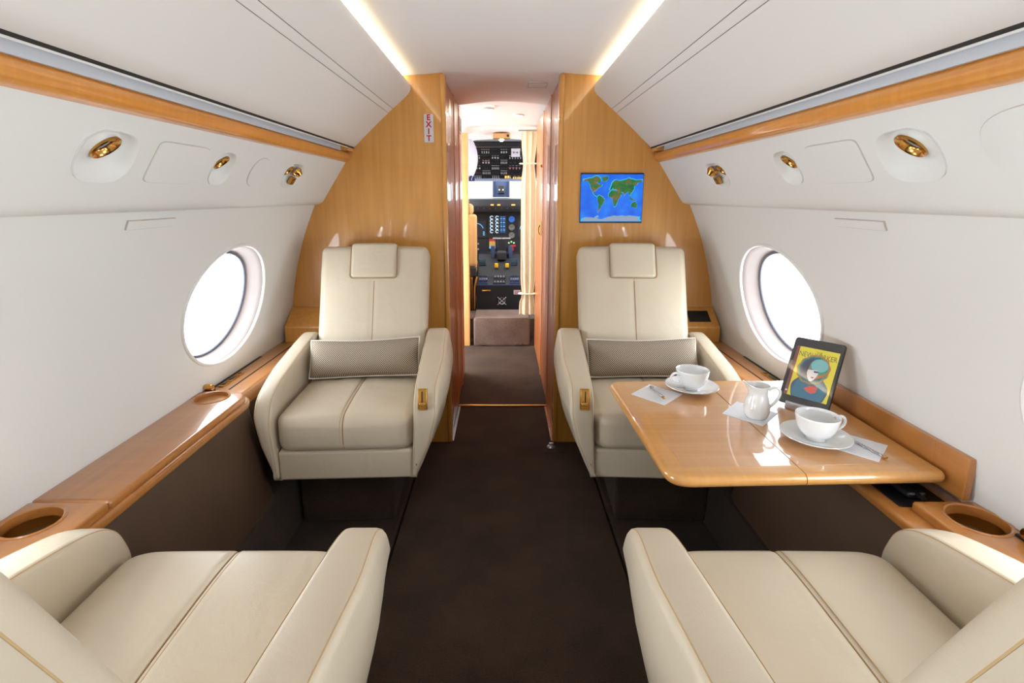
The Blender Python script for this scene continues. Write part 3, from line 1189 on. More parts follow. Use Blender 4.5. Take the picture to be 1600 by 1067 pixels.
def make_seat(ctrl, slim, drop, plate):
    root = thing('club_seat', 'x', 'armchair')
    for side in (-1, 1):
        bm = bmn()
        po, pi_ = seat_arm(bm, side, 1.0 if side == ctrl else slim, 0.0 if side == ctrl else drop)
        arm = finish('armrest', bm, M_LEATH, root, angle=60)
        bm = bmn()
        tube(bm, po, 0.0011, 5)
        finish('outer_stitching', bm, M_THREAD, arm)
        bm = bmn()
        tube(bm, pi_, 0.0009, 5)
        finish('inner_stitching', bm, M_THREAD, arm)
        if side == ctrl and plate:
            xc = side * 0.281
            bm = bmn()
            rbox(bm, (xc, 0.372, 0.602), (0.0165, 0.007, 0.037), 0.003, nin=1, nr=2)
            mw = Matrix.Translation((0, 0.372, 0.602)) @ Matrix.Rotation(math.radians(14), 4, 'X') @ Matrix.Translation((0, -0.372, -0.602))
            ln = finish('recline_control', bm, M_GOLD, arm)
            ln['label'] = 'gold recline control plate'
            bmesh_rot = lambda b: bmesh.ops.transform(b, matrix=mw, verts=b.verts)
            me = ln.data
            me.transform(mw)
            bm = bmn()
            rbox(bm, (xc - side * 0.002, 0.3795, 0.610), (0.0022, 0.0015, 0.019), 0.001, nin=1, nr=2)
            bmesh_rot(bm)
            finish('lever_slot', bm, M_BLACK, ln)['label'] = 'black lever slot'
            bm = bmn()
            rbox(bm, (xc, 0.382, 0.586), (0.012, 0.006, 0.006), 0.002, nin=1, nr=2)
            bmesh_rot(bm)
            finish('lever', bm, M_GOLD, ln)
            bm = bmn()
            for dx in (-0.0145, 0.0145):
                rbox(bm, (xc + dx, 0.3795, 0.602), (0.002, 0.002, 0.036), 0.001, nin=1, nr=1)
            for dz in (-0.0355, 0.0355):
                rbox(bm, (xc, 0.3795, 0.602 + dz), (0.0165, 0.002, 0.002), 0.001, nin=1, nr=1)
            bmesh_rot(bm)
            finish('control_frame', bm, M_BRASS, ln)
    # base below the cushion
    bm = bmn()
    rbox(bm, (0, 0.07, 0.352), (0.2365, 0.29, 0.056), 0.012, nin=2, nr=3)
    finish('seat_base', bm, M_LEATH, root)
    bm = bmn()
    rbox(bm, (0, -0.02, 0.315), (0.2, 0.24, 0.03), 0.01, nin=1, nr=2)
    finish('swivel_plate', bm, M_DARK, root)

    # cushion
    def crown(q):
        u, v = q.x / 0.24, (q.y) / 0.25
        k = max(0.0, 1 - abs(u) ** 3) * max(0.0, 1 - abs(v) ** 4)
        z = q.z
        if z > 0:
            z += 0.016 * k - 0.003
            z -= 0.0045 * math.exp(-(q.x / 0.006) ** 2)
            z += 0.0025 * math.sin(q.x * 52 + 1.3 * math.sin(q.y * 14)) * math.exp(-((q.y + 0.16) / 0.08) ** 2) * k
        y = q.y
        if y > 0.15:
            y += 0.008 * max(0, 1 - (q.z / 0.066) ** 2) * (1 - abs(u) ** 4)
            y -= 0.030 * (max(0.0, abs(u) - 0.70) / 0.30) ** 2.2
        return Vector((q.x, y, z))
    bm = bmn()
    rbox(bm, (0, 0.122, 0.472), (0.2425, 0.25, 0.067), 0.034, nin=40, nr=6, fn=crown)
    cu = finish('seat_cushion', bm, M_LEATH, root, angle=70)

    from mathutils.bvhtree import BVHTree
    tree = BVHTree.FromPolygons([v.co for v in cu.data.vertices], [p.vertices[:] for p in cu.data.polygons])

    def seam_path(x):
        out = []
        for k in range(30):
            hit = tree.ray_cast(Vector((x, -0.10 + 0.44 * k / 29, 0.8)), Vector((0, 0, -1)))[0]
            out.append(hit)
        for k in range(1, 9):          # round the front edge, aiming at the middle of the pad
            an = PI / 2 * k / 8
            d = Vector((0, -math.sin(an), -math.cos(an)))
            hit = tree.ray_cast(Vector((x, 0.335, 0.495)) - d * 0.3, d)[0]
            out.append(hit)
        for z in (0.475, 0.45, 0.425):
            out.append(tree.ray_cast(Vector((x, 0.8, z)), Vector((0, -1, 0)))[0])
        return [p for p in out if p]
    cpath = seam_path(-0.0008)
    cpath2 = seam_path(0.0095)
    bm = bmn()
    tube(bm, cpath, 0.0020, 6)
    finish('cushion_seam', bm, M_SEAM_SHADOW, cu)
    bm = bmn()
    tube(bm, cpath2, 0.0010, 5)
    finish('cushion_stitching', bm, M_THREAD, cu)

    # backrest
    HB = 0.33
    hc = 0.265

    def shape(q):
        t = (q.z + HB) / (2 * HB)
        x = q.x * (0.972 + 0.045 * t)
        y = q.y
        u, v = q.x / 0.25, q.z / HB
        if y > 0:
            y += 0.010 * (1 - abs(u) ** 3) * (1 - abs(v) ** 4) - 0.003 * math.exp(-(q.x / 0.005) ** 2) * (1 if q.z < 0.17 else 0)
        return Vector((x, y, q.z + 0.004 * (1 - u * u) * (1 if q.z > 0 else 0)))
    bm = bmn()
    rbox(bm, (0, 0, 0), (0.243, 0.062, HB), 0.034, nin=30, nr=6, fn=shape)
    up = back_pt(0, 0, 1) - back_pt(0, 0, 0)
    nr_ = back_pt(0, 1, 0) - back_pt(0, 0, 0)
    c = back_pt(0, -0.062, hc)
    mw = Matrix(((1, 0, 0, c.x), (0, nr_.y, up.y, c.y), (0, nr_.z, up.z, c.z), (0, 0, 0, 1)))
    bmesh.ops.transform(bm, matrix=mw, verts=bm.verts)
    bk = finish('backrest', bm, M_LEATH, root, angle=70)
    bm = bmn()
    rbox(bm, (0, -0.002, 0.2525), (0.104, 0.0815, 0.0825), 0.018, nin=6, nr=5,
         fn=lambda q: Vector((q.x, q.y + (0.006 * (1 - (q.x / 0.106) ** 2) if q.y > 0 else 0), q.z + (0.002 if q.z > 0 else 0))))
    bmesh.ops.transform(bm, matrix=mw, verts=bm.verts)
    hr = finish('headrest', bm, M_LEATH, root, angle=70)
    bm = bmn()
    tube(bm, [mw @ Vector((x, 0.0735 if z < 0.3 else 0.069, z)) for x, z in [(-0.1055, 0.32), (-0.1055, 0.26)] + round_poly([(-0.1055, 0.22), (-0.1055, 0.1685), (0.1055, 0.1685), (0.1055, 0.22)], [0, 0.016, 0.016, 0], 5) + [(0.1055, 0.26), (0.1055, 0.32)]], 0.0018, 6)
    finish('headrest_shadow_line', bm, M_SEAM_SHADOW, hr)  # dark tube painting the shadow gap along the pad's sides and bottom
    for x, r, m, nmn in ((-0.004, 0.0022, M_SEAM_SHADOW, 'back_seam'), (0.005, 0.0010, M_THREAD, 'back_stitching')):
        bm = bmn()
        tube(bm, [mw @ Vector((x, 0.062 + 0.010 * (1 - abs(z / HB) ** 4) - 0.003, z)) for z in [-0.30 + 0.455 * k / 14 for k in range(15)]], r, 6)
        finish(nmn, bm, m, bk)
    # welt around the front of the backrest
    bm = bmn()
    ww = []
    for (x, z) in round_poly([(-0.2362, -HB + 0.03), (-0.2470, HB + 0.0005), (0.2470, HB + 0.0005), (0.2362, -HB + 0.03)], [0, 0.04, 0.04, 0], 8):
        ww.append(mw @ Vector((x, 0.026, z)))
    tube(bm, ww, 0.0012, 5)
    finish('welt_stitching', bm, M_THREAD, bk)
    # carpeted pedestal
    bm = bmn()
    rbox(bm, (0.0, -0.06, 0.15), (0.185, 0.235, 0.15), 0.02, nin=2, nr=3)
    finish('pedestal', bm, M_CARPET2, root, angle=60)['label'] = 'carpet covered pedestal'
    return root


seat_a = make_seat(-1, 0.74, 0.012, True)
seat_b = make_seat(1, 0.74, 0.012, True)
SEATS = [(seat_a, (-0.574, 2.035, 0), PI + math.radians(2.6), 'cream leather armchair on the left facing us, back to the wood bulkhead'),
         (seat_b, (0.583, 2.035, 0), PI - math.radians(2.6), 'cream leather armchair on the right facing us, partly behind the table'),
         (make_seat(1, 0.66, 0.0, False), (-0.572, 0.630, 0), math.radians(0.3), 'cream leather armchair seen from behind at the lower left corner'),
         (make_seat(-1, 0.48, 0.0, False), (0.590, 0.630, 0), math.radians(-0.3), 'cream leather armchair seen from behind at the lower right, below the table')]
for o, loc, rz, lab in SEATS:
    o.location = loc
    o.rotation_euler = (0, 0, rz)
    o['label'] = lab
    o['group'] = 'four club seats of the cabin'
# far pedestals stand a little outboard of the seat centre
for o, dx in ((seat_a, 0.055), (seat_b, -0.065)):
    for ch in o.children:
        if ch.name.startswith('pedestal'):
            ch.location.x += dx

# lumbar pillows on the two far seats
def make_pillow():
    root = thing('lumbar_pillow', 'x', 'pillow')
    a, b, th = 0.226, 0.079, 0.060
    bm = bmn()
    nx, nz = 40, 20

    def P(u, v, s):
        # u,v in -1..1
        e = max(0.0, (1 - abs(u) ** 6)) ** 0.5 * max(0.0, (1 - abs(v) ** 3)) ** 0.6
        x = a * u * (1 - 0.020 * (1 - v * v)) + 0.0
        z = b * v * (1 - 0.05 * (1 - abs(u) ** 2.5) * 0 - 0.09 * (math.cos(u * PI / 2) ** 2) * 0.5) - 0.006 * (1 - u * u) * (1 if v > 0 else 0.2)
        return Vector((x, s * th * e, z))
    G = {}
    for s in (1, -1):
        for i in range(nx + 1):
            for j in range(nz + 1):
                u, v = -1 + 2 * i / nx, -1 + 2 * j / nz
                edge = i in (0, nx) or j in (0, nz)
                if edge and s == -1:
                    G[(s, i, j)] = G[(1, i, j)]
                else:
                    G[(s, i, j)] = bm.verts.new(P(u, v, s))
        for i in range(nx):
            for j in range(nz):
                q = [G[(s, i, j)], G[(s, i + 1, j)], G[(s, i + 1, j + 1)], G[(s, i, j + 1)]]
                bm.faces.new(q if s > 0 else q[::-1])
    finish('pillow_cover', bm, M_HOUND, root, angle=80)
    bm = bmn()
    per = [(-1 + 2 * k / 20, -1) for k in range(20)] + [(1, -1 + 2 * k / 10) for k in range(10)] + [(1 - 2 * k / 20, 1) for k in range(20)] + [(-1, 1 - 2 * k / 10) for k in range(10)]
    tube(bm, [P(u, v, 0) for u, v in per], 0.0042, 6, closed=True)
    finish('piping', bm, M_PIPE, root)['label'] = 'pale piping'
    return root


pl1 = make_pillow()
pl2 = copy_tree(pl1)
for o, seat, rz, lab in ((pl1, (-0.574, 2.035), PI + math.radians(2.6), 'narrow brown and cream woven pillow on the left armchair'),
                         (pl2, (0.583, 2.035), PI - math.radians(2.6), 'narrow brown and cream woven pillow on the right armchair, behind the coffee cup')):
    lp = Matrix.Rotation(rz, 4, 'Z') @ Vector((0, -0.020, 0.632))
    o.location = (seat[0] + lp.x, seat[1] + lp.y, lp.z)
    o.rotation_euler = (math.radians(27), math.radians(1.5), rz)
    o['label'] = lab
    o['group'] = 'lumbar pillows'

# ================================================================== TABLE AND WHAT STANDS ON IT
TZ = 0.653
tb = thing('folding_table', 'glossy maple two-leaf table folded out from the right ledge', 'table', (0.72, 1.4, 0.60))


TAB = round_poly([(0.372, 1.722), (0.386, 1.078), (1.054, 1.101), (1.050, 1.735)], [0.05, 0.06, 0.024, 0.04], 12)
SEAMX = 0.712


def leaf(side, name):
    bm = bmn()
    puck(bm, TAB, TZ - 0.030, TZ, 0.0145, 7)
    r = bmesh.ops.bisect_plane(bm, geom=bm.verts[:] + bm.edges[:] + bm.faces[:], plane_co=(SEAMX + side * 0.0009, 0, 0), plane_no=(side, 0, 0), clear_inner=True)
    es = [e for e in r['geom_cut'] if isinstance(e, bmesh.types.BMEdge)]
    bmesh.ops.holes_fill(bm, edges=es, sides=0)
    return part(name, bm, M_TEDGE, tb)


l1 = leaf(-1, 'inner_leaf')
l2 = leaf(1, 'outer_leaf')
for nm, pts, l in (('veneer_panel', [(0.424, 1.695), (0.436, 1.126), (SEAMX - 0.002, 1.137), (SEAMX - 0.002, 1.705)], l1),
                   ('veneer_panel', [(SEAMX + 0.002, 1.705), (SEAMX + 0.002, 1.137), (0.995, 1.148), (0.985, 1.710)], l2)):
    bm = bmn()
    prism(bm, pts, 'Z', TZ - 0.002, TZ + 0.0004)
    part(nm, bm, M_TABLE, l, smooth=False)
bm = bmn()
for yy in (1.26, 1.60):
    box(bm, 0.95, 1.02, yy - 0.03, yy + 0.03, 0.5905, TZ - 0.0295)
part('support_arm', bm, M_BLACK, tb, smooth=False)
bs = thing('table_door', 'upright maple board standing behind the table along the right wall', 'board', (1.05, 1.4, 0.62))
bm = bmn()
rbox(bm, (1.0675, 1.395, 0.6555), (0.0095, 0.330, 0.0520), 0.003, nin=1, nr=2)
part('board', bm, M_LEDGE, bs)


# cups and saucers
def make_cup():
    root = thing('coffee_cup', 'x', 'cup')
    bm = bmn()
    prof_o = [(0.0, 0.004), (0.020, 0.004), (0.0215, 0.0), (0.024, 0.0), (0.025, 0.006), (0.032, 0.012), (0.0405, 0.021), (0.047, 0.034), (0.0508, 0.048), (0.0528, 0.060), (0.0535, 0.0655), (0.0525, 0.067)]
    prof_i = [(0.0512, 0.0655), (0.050, 0.058), (0.047, 0.045), (0.042, 0.030), (0.034, 0.018), (0.022, 0.011), (0.0, 0.009)]
    lathe(bm, prof_o + prof_i, n=56)
    finish('bowl', bm, M_PORC, root, angle=60)
    bm = bmn()
    pts = [(0.0485, 0, 0.053), (0.058, 0, 0.058), (0.069, 0, 0.0585), (0.0775, 0, 0.052), (0.0795, 0, 0.042), (0.0745, 0, 0.032), (0.064, 0, 0.025), (0.052, 0, 0.0215), (0.040, 0, 0.0205)]
    dense = []
    for i in range(len(pts) - 1):
        p0, p1, p2, p3 = [Vector(pts[max(0, min(len(pts) - 1, i + k))]) for k in (-1, 0, 1, 2)]
        for k in range(5):
            t = k / 5
            dense.append(0.5 * ((2 * p1) + (p2 - p0) * t + (2 * p0 - 5 * p1 + 4 * p2 - p3) * t * t + (3 * p1 - 3 * p2 + p3 - p0) * t ** 3))
    dense.append(Vector(pts[-1]))
    tube(bm, dense, lambda t: 0.0052 - 0.0012 * math.sin(PI * t), 10)
    finish('handle', bm, M_PORC, root)
    return root


def make_saucer():
    bm = bmn()
    lathe(bm, [(0, 0.004), (0.024, 0.004), (0.026, 0.0), (0.030, 0.0), (0.034, 0.005), (0.052, 0.0085), (0.070, 0.0135), (0.083, 0.0190), (0.0855, 0.0205), (0.0850, 0.0220),
               (0.082, 0.0215), (0.068, 0.0160), (0.050, 0.0110), (0.034, 0.0085), (0.030, 0.0072), (0.0, 0.0072)], n=64)
    return finish('saucer', bm, M_PORC, None, angle=60)


cup1 = make_cup()
cup2 = copy_tree(cup1)
s1 = make_saucer()
s2 = s1.copy()
COL.objects.link(s2)
for o, loc, rz, lab in ((cup1, (0.634, 1.627, TZ + 0.0080), PI + 0.25, 'white coffee cup at the far end of the table, handle to the left'),
                        (cup2, (0.832, 1.264, TZ + 0.0080), 0.10, 'white coffee cup nearest us on the table, handle to the right')):
    o.location = loc
    o.rotation_euler = (0, 0, rz)
    tag(o, lab, 'cup', 'coffee cups on the table')
for o, loc, lab in ((s1, (0.634, 1.627, TZ + 0.0004), 'white saucer under the far coffee cup'), (s2, (0.832, 1.264, TZ + 0.0004), 'white saucer under the near coffee cup beside the tablet')):
    o.location = loc
    tag(o, lab, 'saucer', 'saucers on the table')


def napkin(pts, lab):
    cx = sum(p[0] for p in pts) / 4
    cy = sum(p[1] for p in pts) / 4
    bm = bmn()
    prism(bm, [(p[0] - cx, p[1] - cy) for p in pts], 'Z', 0, 0.0012)
    nr = [(0.86 * (p[0] - cx), 0.86 * (p[1] - cy)) for p in pts]
    tube(bm, [(x, y, 0.0011) for x, y in nr], 0.0006, 4, closed=True)
    o = finish('paper_napkin', bm, M_PAPER, None, smooth=False)
    o.location = (cx, cy, TZ + 0.0005)
    return tag(o, lab, 'napkin', 'paper napkins on the table')


napkin([(0.424, 1.592), (0.510, 1.682), (0.592, 1.590), (0.505, 1.500)], 'white paper napkin at the far left of the table, under a small spoon')
napkin([(0.658, 1.438), (0.744, 1.530), (0.826, 1.440), (0.738, 1.352)], 'white paper napkin under the milk jug')
napkin([(1.006, 1.236), (0.922, 1.152), (0.838, 1.240), (0.920, 1.324)], 'white paper napkin at the right, half under the near saucer')


def spoon(p0, p1, lab):
    """twisted metal stirring spoon lying on a napkin"""
    a, b = Vector(p0), Vector(p1)
    d = (b - a)
    L = d.length
    t = thing('stirring_spoon', lab, 'spoon', (a.x, a.y, TZ + 0.0018), math.atan2(d.y, d.x), 'stirring spoons on napkins')
    bm = bmn()
    for ph in (0, PI):
        tube(bm, [(L * 0.16 + L * 0.78 * k / 40, 0.0014 * math.cos(k * 0.9 + ph), 0.0034 + 0.0016 * math.sin(k * 0.9 + ph)) for k in range(41)], 0.0021, 6)
    finish('twisted_handle', bm, M_STEEL, t)
    bm = bmn()
    lathe(bm, [(0, 0.0010), (0.0055, 0.0016), (0.0085, 0.0042), (0.0078, 0.0048), (0.005, 0.0028), (0, 0.0022)], (L * 0.09, 0, 0), 20, 1.35, 0.9)
    finish('spoon_bowl', bm, M_STEEL, t)
    bm = bmn()
    rbox(bm, (L * 0.96, 0, 0.0034), (0.006, 0.0042, 0.0026), 0.0014, nin=1, nr=2)
    finish('handle_tip', bm, M_GOLD, t)['label'] = 'gold coloured tip'


spoon((0.506, 1.655), (0.520, 1.550), 'small twisted spoon on the far left napkin')
spoon((0.925, 1.275), (0.950, 1.165), 'small twisted spoon on the right napkin beside the near saucer')

# milk jug
jg = thing('milk_jug', 'small white porcelain milk jug on a napkin in the middle of the table', 'jug', (0.748, 1.415, TZ + 0.002), math.radians(-12))
bm = bmn()
outer = [(0, 0.003), (0.022, 0.003), (0.0235, 0), (0.028, 0.0), (0.031, 0.004), (0.0345, 0.014), (0.0362, 0.026), (0.035, 0.040), (0.031, 0.055), (0.0268, 0.068), (0.0252, 0.078), (0.0268, 0.088), (0.0305, 0.0965), (0.0315, 0.0985)]
inner = [(0.0300, 0.0985), (0.0285, 0.096), (0.0248, 0.088), (0.0232, 0.078), (0.0248, 0.068), (0.030, 0.050), (0.033, 0.03), (0.031, 0.014), (0, 0.008)]
lathe(bm, outer + inner, n=48)
for v in bm.verts:
    if v.co.z > 0.072:
        f = (v.co.z - 0.072) / 0.026
        an = math.atan2(v.co.y, v.co.x)
        w = max(0.0, math.cos(an - PI)) ** 6
        v.co.x -= 0.014 * w * f
        v.co.z += 0.010 * w * f
        v.co.y *= 1 - 0.25 * w * f
finish('jug_body', bm, M_PORC, jg, angle=60)
bm = bmn()
hp = [(0.028, 0, 0.083), (0.038, 0, 0.092), (0.050, 0, 0.092), (0.058, 0, 0.083), (0.058, 0, 0.070), (0.052, 0, 0.056), (0.044, 0, 0.044), (0.0345, 0, 0.034)]
dn = []
for i in range(len(hp) - 1):
    p0, p1, p2, p3 = [Vector(hp[max(0, min(len(hp) - 1, i + k))]) for k in (-1, 0, 1, 2)]
    for k in range(5):
        t = k / 5
        dn.append(0.5 * ((2 * p1) + (p2 - p0) * t + (2 * p0 - 5 * p1 + 4 * p2 - p3) * t * t + (3 * p1 - 3 * p2 + p3 - p0) * t ** 3))
dn.append(Vector(hp[-1]))
tube(bm, dn, 0.0042, 10)
finish('handle', bm, M_PORC, jg)

# tablet on its little stand
TB = Vector((0.907, 1.458, 0))
ax = Vector((math.cos(math.radians(49)), -math.sin(math.radians(49)), 0))
fwd = Vector((ax.y, -ax.x, 0))             # towards the viewer
LEAN = math.radians(28)
tup = Vector((0, 0, math.cos(LEAN))) - fwd * math.sin(LEAN)
tnr = fwd * math.cos(LEAN) + Vector((0, 0, math.sin(LEAN)))
tc = TB + Vector((0, 0, TZ + 0.012)) + tup * 0.1075
TM = Matrix(((ax.x, tup.x, tnr.x, tc.x), (ax.y, tup.y, tnr.y, tc.y), (ax.z, tup.z, tnr.z, tc.z), (0, 0, 0, 1)))
tab = thing('tablet', 'black tablet showing a bright yellow magazine cover with a woman in a fur hood', 'tablet', tc)
TW, TH = 0.0700, 0.1075


def tpart(name, bm, mat, root, **k):
    bmesh.ops.transform(bm, matrix=TM, verts=bm.verts)
    return part(name, bm, mat, root, **k)


bm = bmn()
prism(bm, round_poly([(-TW, -TH), (TW, -TH), (TW, TH), (-TW, TH)], 0.009, 6), 'Z', -0.0075, 0.0, bevel=0.002)
tpart('tablet_body', bm, plain('tablet_black', srgb(14, 14, 16), 0.25), tab)


def screen_mat(name, col, st=1.0):
    return glow(name, col, st)


SCN = 0.62
def sc(r, g, b):
    return screen_mat('screen_%d_%d_%d' % (r, g, b), srgb(r, g, b), SCN)


YEL, RED_, TEAL, DTEAL, ORG, NAVY, SKIN, CORAL, BLK, GREEN, LTEAL, MAROON = (
    sc(240, 224, 28), sc(170, 30, 40), sc(10, 110, 140), sc(8, 70, 110), sc(196, 110, 40), sc(24, 40, 78), sc(240, 232, 230), sc(232, 80, 60), sc(20, 20, 26), sc(40, 150, 110), sc(120, 190, 190), sc(120, 34, 44))
bm = bmn()
prism(bm, [(-0.0595, -0.0795), (0.0595, -0.0795), (0.0595, 0.0795), (-0.0595, 0.0795)], 'Z', -0.001, 0.0003)
scr = tpart('screen', bm, YEL, tab, smooth=False)
layer = [0.0003]


def art(pts, mat, name='screen_art'):
    layer[0] += 0.00008
    bm = bmn()
    prism(bm, pts, 'Z', 0.0, layer[0])
    return tpart(name, bm, mat, scr, smooth=False)


def blob(cx, cy, rx, ry, n=36, rot=0, wob=0.0, k=5):
    o = []
    for i in range(n):
        t = 2 * PI * i / n
        w = 1 + wob * math.sin(k * t)
        x, y = rx * w * math.cos(t), ry * w * math.sin(t)
        o.append((cx + x * math.cos(rot) - y * math.sin(rot), cy + x * math.sin(rot) + y * math.cos(rot)))
    return o


def clampx(pts, x0=-0.0595, x1=0.0595, y0=-0.0795, y1=0.0795):
    return [(max(x0, min(x1, x)), max(y0, min(y1, y))) for x, y in pts]


art([(-0.0595, -0.0795), (-0.050, -0.0795), (-0.050, 0.0795), (-0.0595, 0.0795)], MAROON)
art(blob(-0.055, -0.066, 0.003, 0.003, 20), SKIN)
art(clampx(blob(0.004, -0.052, 0.050, 0.050, 48, 0, 0.025, 7), -0.046, 0.056), DTEAL)
art(clampx(blob(0.004, -0.055, 0.044, 0.044, 48, 0, 0.03, 6), -0.042, 0.052), TEAL)
# masthead, partly behind the hood
layer[0] += 0.0001
mh = TM @ Matrix.Translation((0.004, 0.056, layer[0])) @ Matrix.Diagonal((0.70, 1, 1, 1))
text_mesh('masthead_text', 'NEW YORKER', 0.0235, BLK, mh, scr, 0.00005)
mh = TM @ Matrix.Translation((0.006, 0.068, layer[0]))
text_mesh('masthead_text', 'THE', 0.009, BLK, mh, scr, 0.00005)
layer[0] += 0.0001
for rx, ry, m_ in ((0.043, 0.048, ORG), (0.040, 0.044, GREEN), (0.036, 0.040, DTEAL), (0.031, 0.035, NAVY)):
    art(blob(0.002, 0.014, rx, ry, 48, -0.5, 0.03, 11), m_)
art(blob(0.016, 0.020, 0.027, 0.031, 40, -0.3, 0.02, 9), ORG)
art(blob(0.016, 0.025, 0.0255, 0.0255, 40), GREEN)
art(blob(0.016, 0.029, 0.023, 0.020, 40), LTEAL)
art([(0.002 + x * 0.0155, -0.002 + y) for x, y in ((-0.9, 0.013), (0.95, 0.016), (1.0, 0.004), (0.75, -0.008), (0.25, -0.021), (-0.2, -0.021), (-0.7, -0.010), (-0.95, 0.002))], SKIN)
art([(0.004, 0.010), (0.018, 0.012), (0.017, 0.006), (0.006, 0.005)], NAVY)
art(blob(0.005, -0.011, 0.0045, 0.0022, 16), RED_)
art(blob(0.010, -0.046, 0.017, 0.009, 30, 0.3, 0.12, 5), CORAL)
art(blob(0.016, -0.054, 0.010, 0.004, 30, 0.5, 0.12, 5), CORAL)
layer[0] += 0.0002
bm = bmn()
prism(bm, round_poly([(-TW + 0.002, -TH + 0.002), (TW - 0.002, -TH + 0.002), (TW - 0.002, TH - 0.002), (-TW + 0.002, TH - 0.002)], 0.008, 5), 'Z', layer[0] + 0.0003, layer[0] + 0.0006)
gm, gt, gb = base_mat('screen_cover_glass')
gout = [n for n in gt.nodes if n.type == 'OUTPUT_MATERIAL'][0]
g1 = gt.nodes.new('ShaderNodeBsdfTransparent')
g2 = gt.nodes.new('ShaderNodeBsdfGlossy')
g2.inputs['Roughness'].default_value = 0.02
g3 = gt.nodes.new('ShaderNodeMixShader')
g3.inputs[0].default_value = 0.05
gt.links.new(g1.outputs[0], g3.inputs[1])
gt.links.new(g2.outputs[0], g3.inputs[2])
gt.links.new(g3.outputs[0], gout.inputs['Surface'])
gt.nodes.remove(gb)
tpart('cover_glass', bm, gm, tab, smooth=False)
st = thing('tablet_stand', 'small brushed metal stand holding the tablet up on the table', 'stand', (TB + Vector((0, 0, TZ))))
SM = Matrix(((ax.x, fwd.x, 0, TB.x), (ax.y, fwd.y, 0, TB.y), (0, 0, 1, TZ + 0.0005), (0, 0, 0, 1)))
bm = bmn()
rbox(bm, (0, -0.018, 0.003), (0.043, 0.034, 0.003), 0.003, nin=1, nr=3)
rbox(bm, (0, 0.012, 0.0125), (0.043, 0.0045, 0.0125), 0.004, nin=1, nr=3)
bmesh.ops.transform(bm, matrix=SM, verts=bm.verts)
part('base', bm, M_STEEL, st)
bm = bmn()
rbox(bm, (0, -0.058, 0.045), (0.030, 0.003, 0.042), 0.002, nin=1, nr=2)
rot = Matrix.Translation((0, -0.046, 0.004)) @ Matrix.Rotation(LEAN, 4, 'X') @ Matrix.Translation((0, 0.058, -0.004))
bmesh.ops.transform(bm, matrix=SM @ rot, verts=bm.verts)
part('back_plate', bm, M_STEEL, st)

# ================================================================== ON THE BULKHEADS
# exit sign
ex = thing('exit_sign', 'small white vertical exit sign with red letters on the left bulkhead', 'sign', (-0.350, YB, 1.611))
bm = bmn()
prism(bm, round_poly([(-0.372, 1.546), (-0.328, 1.546), (-0.328, 1.676), (-0.372, 1.676)], 0.006, 4), 'Y', YB - 0.006, YB - 0.0002)
sp = part('sign_plate', bm, M_SIGNW, ex, angle=20)
for i, chx in enumerate('EXIT'):
    mw = Matrix.Translation((-0.350, YB - 0.0066, 1.659 - 0.0315 * i)) @ Matrix.Rotation(PI / 2, 4, 'X')
    text_mesh('letter', chx, 0.036, M_SIGNR, mw, sp, 0.0004, bold=0.0012)

# map screen
tv = thing('map_screen', 'flat wall screen showing a blue world map on the right bulkhead', 'screen', (0.5315, YB, 1.285))
bm = bmn()
box(bm, 0.379, 0.684, YB - 0.008, YB - 0.0002, 1.166, 1.404)
tvb = part('screen_frame', bm, plain('screen_bezel', srgb(22, 24, 44), 0.3), tv, smooth=False)


def ocean():
    m, t, b = base_mat('screen_ocean')
    n = noise(t, mapping(t, (1, 1, 1)), 14, 4)
    c = ramp(t, n, [(0.3, srgb(10, 84, 220)), (0.55, srgb(16, 112, 236)), (0.75, srgb(30, 140, 242))])
    setp(b, (0.01, 0.01, 0.02, 1), 0.2, es=0.85)
    t.links.new(c, b.inputs['Emission Color'])
    return m


def land():
    m, t, b = base_mat('screen_land')
    n = noise(t, mapping(t, (1, 1, 1)), 26, 6, 0.7)
    c = ramp(t, n, [(0.35, srgb(14, 90, 50)), (0.5, srgb(40, 120, 50)), (0.56, srgb(120, 90, 50)), (0.66, srgb(170, 120, 80)), (0.75, srgb(220, 190, 150))])
    setp(b, (0.01, 0.02, 0.01, 1), 0.2, es=0.75)
    t.links.new(c, b.inputs['Emission Color'])
    return m


M_LAND = land()
M_SHELF = glow('screen_shallow_sea', srgb(40, 190, 235), 0.8)
M_ICE = glow('screen_ice', srgb(150, 170, 196), 0.7)
MX0, MX1, MZ0, MZ1 = 0.381, 0.682, 1.172, 1.398
bm = bmn()
box(bm, MX0, MX1, YB - 0.0086, YB - 0.0078, MZ0, MZ1)
sea = part('screen_image', bm, ocean(), tv, smooth=False)
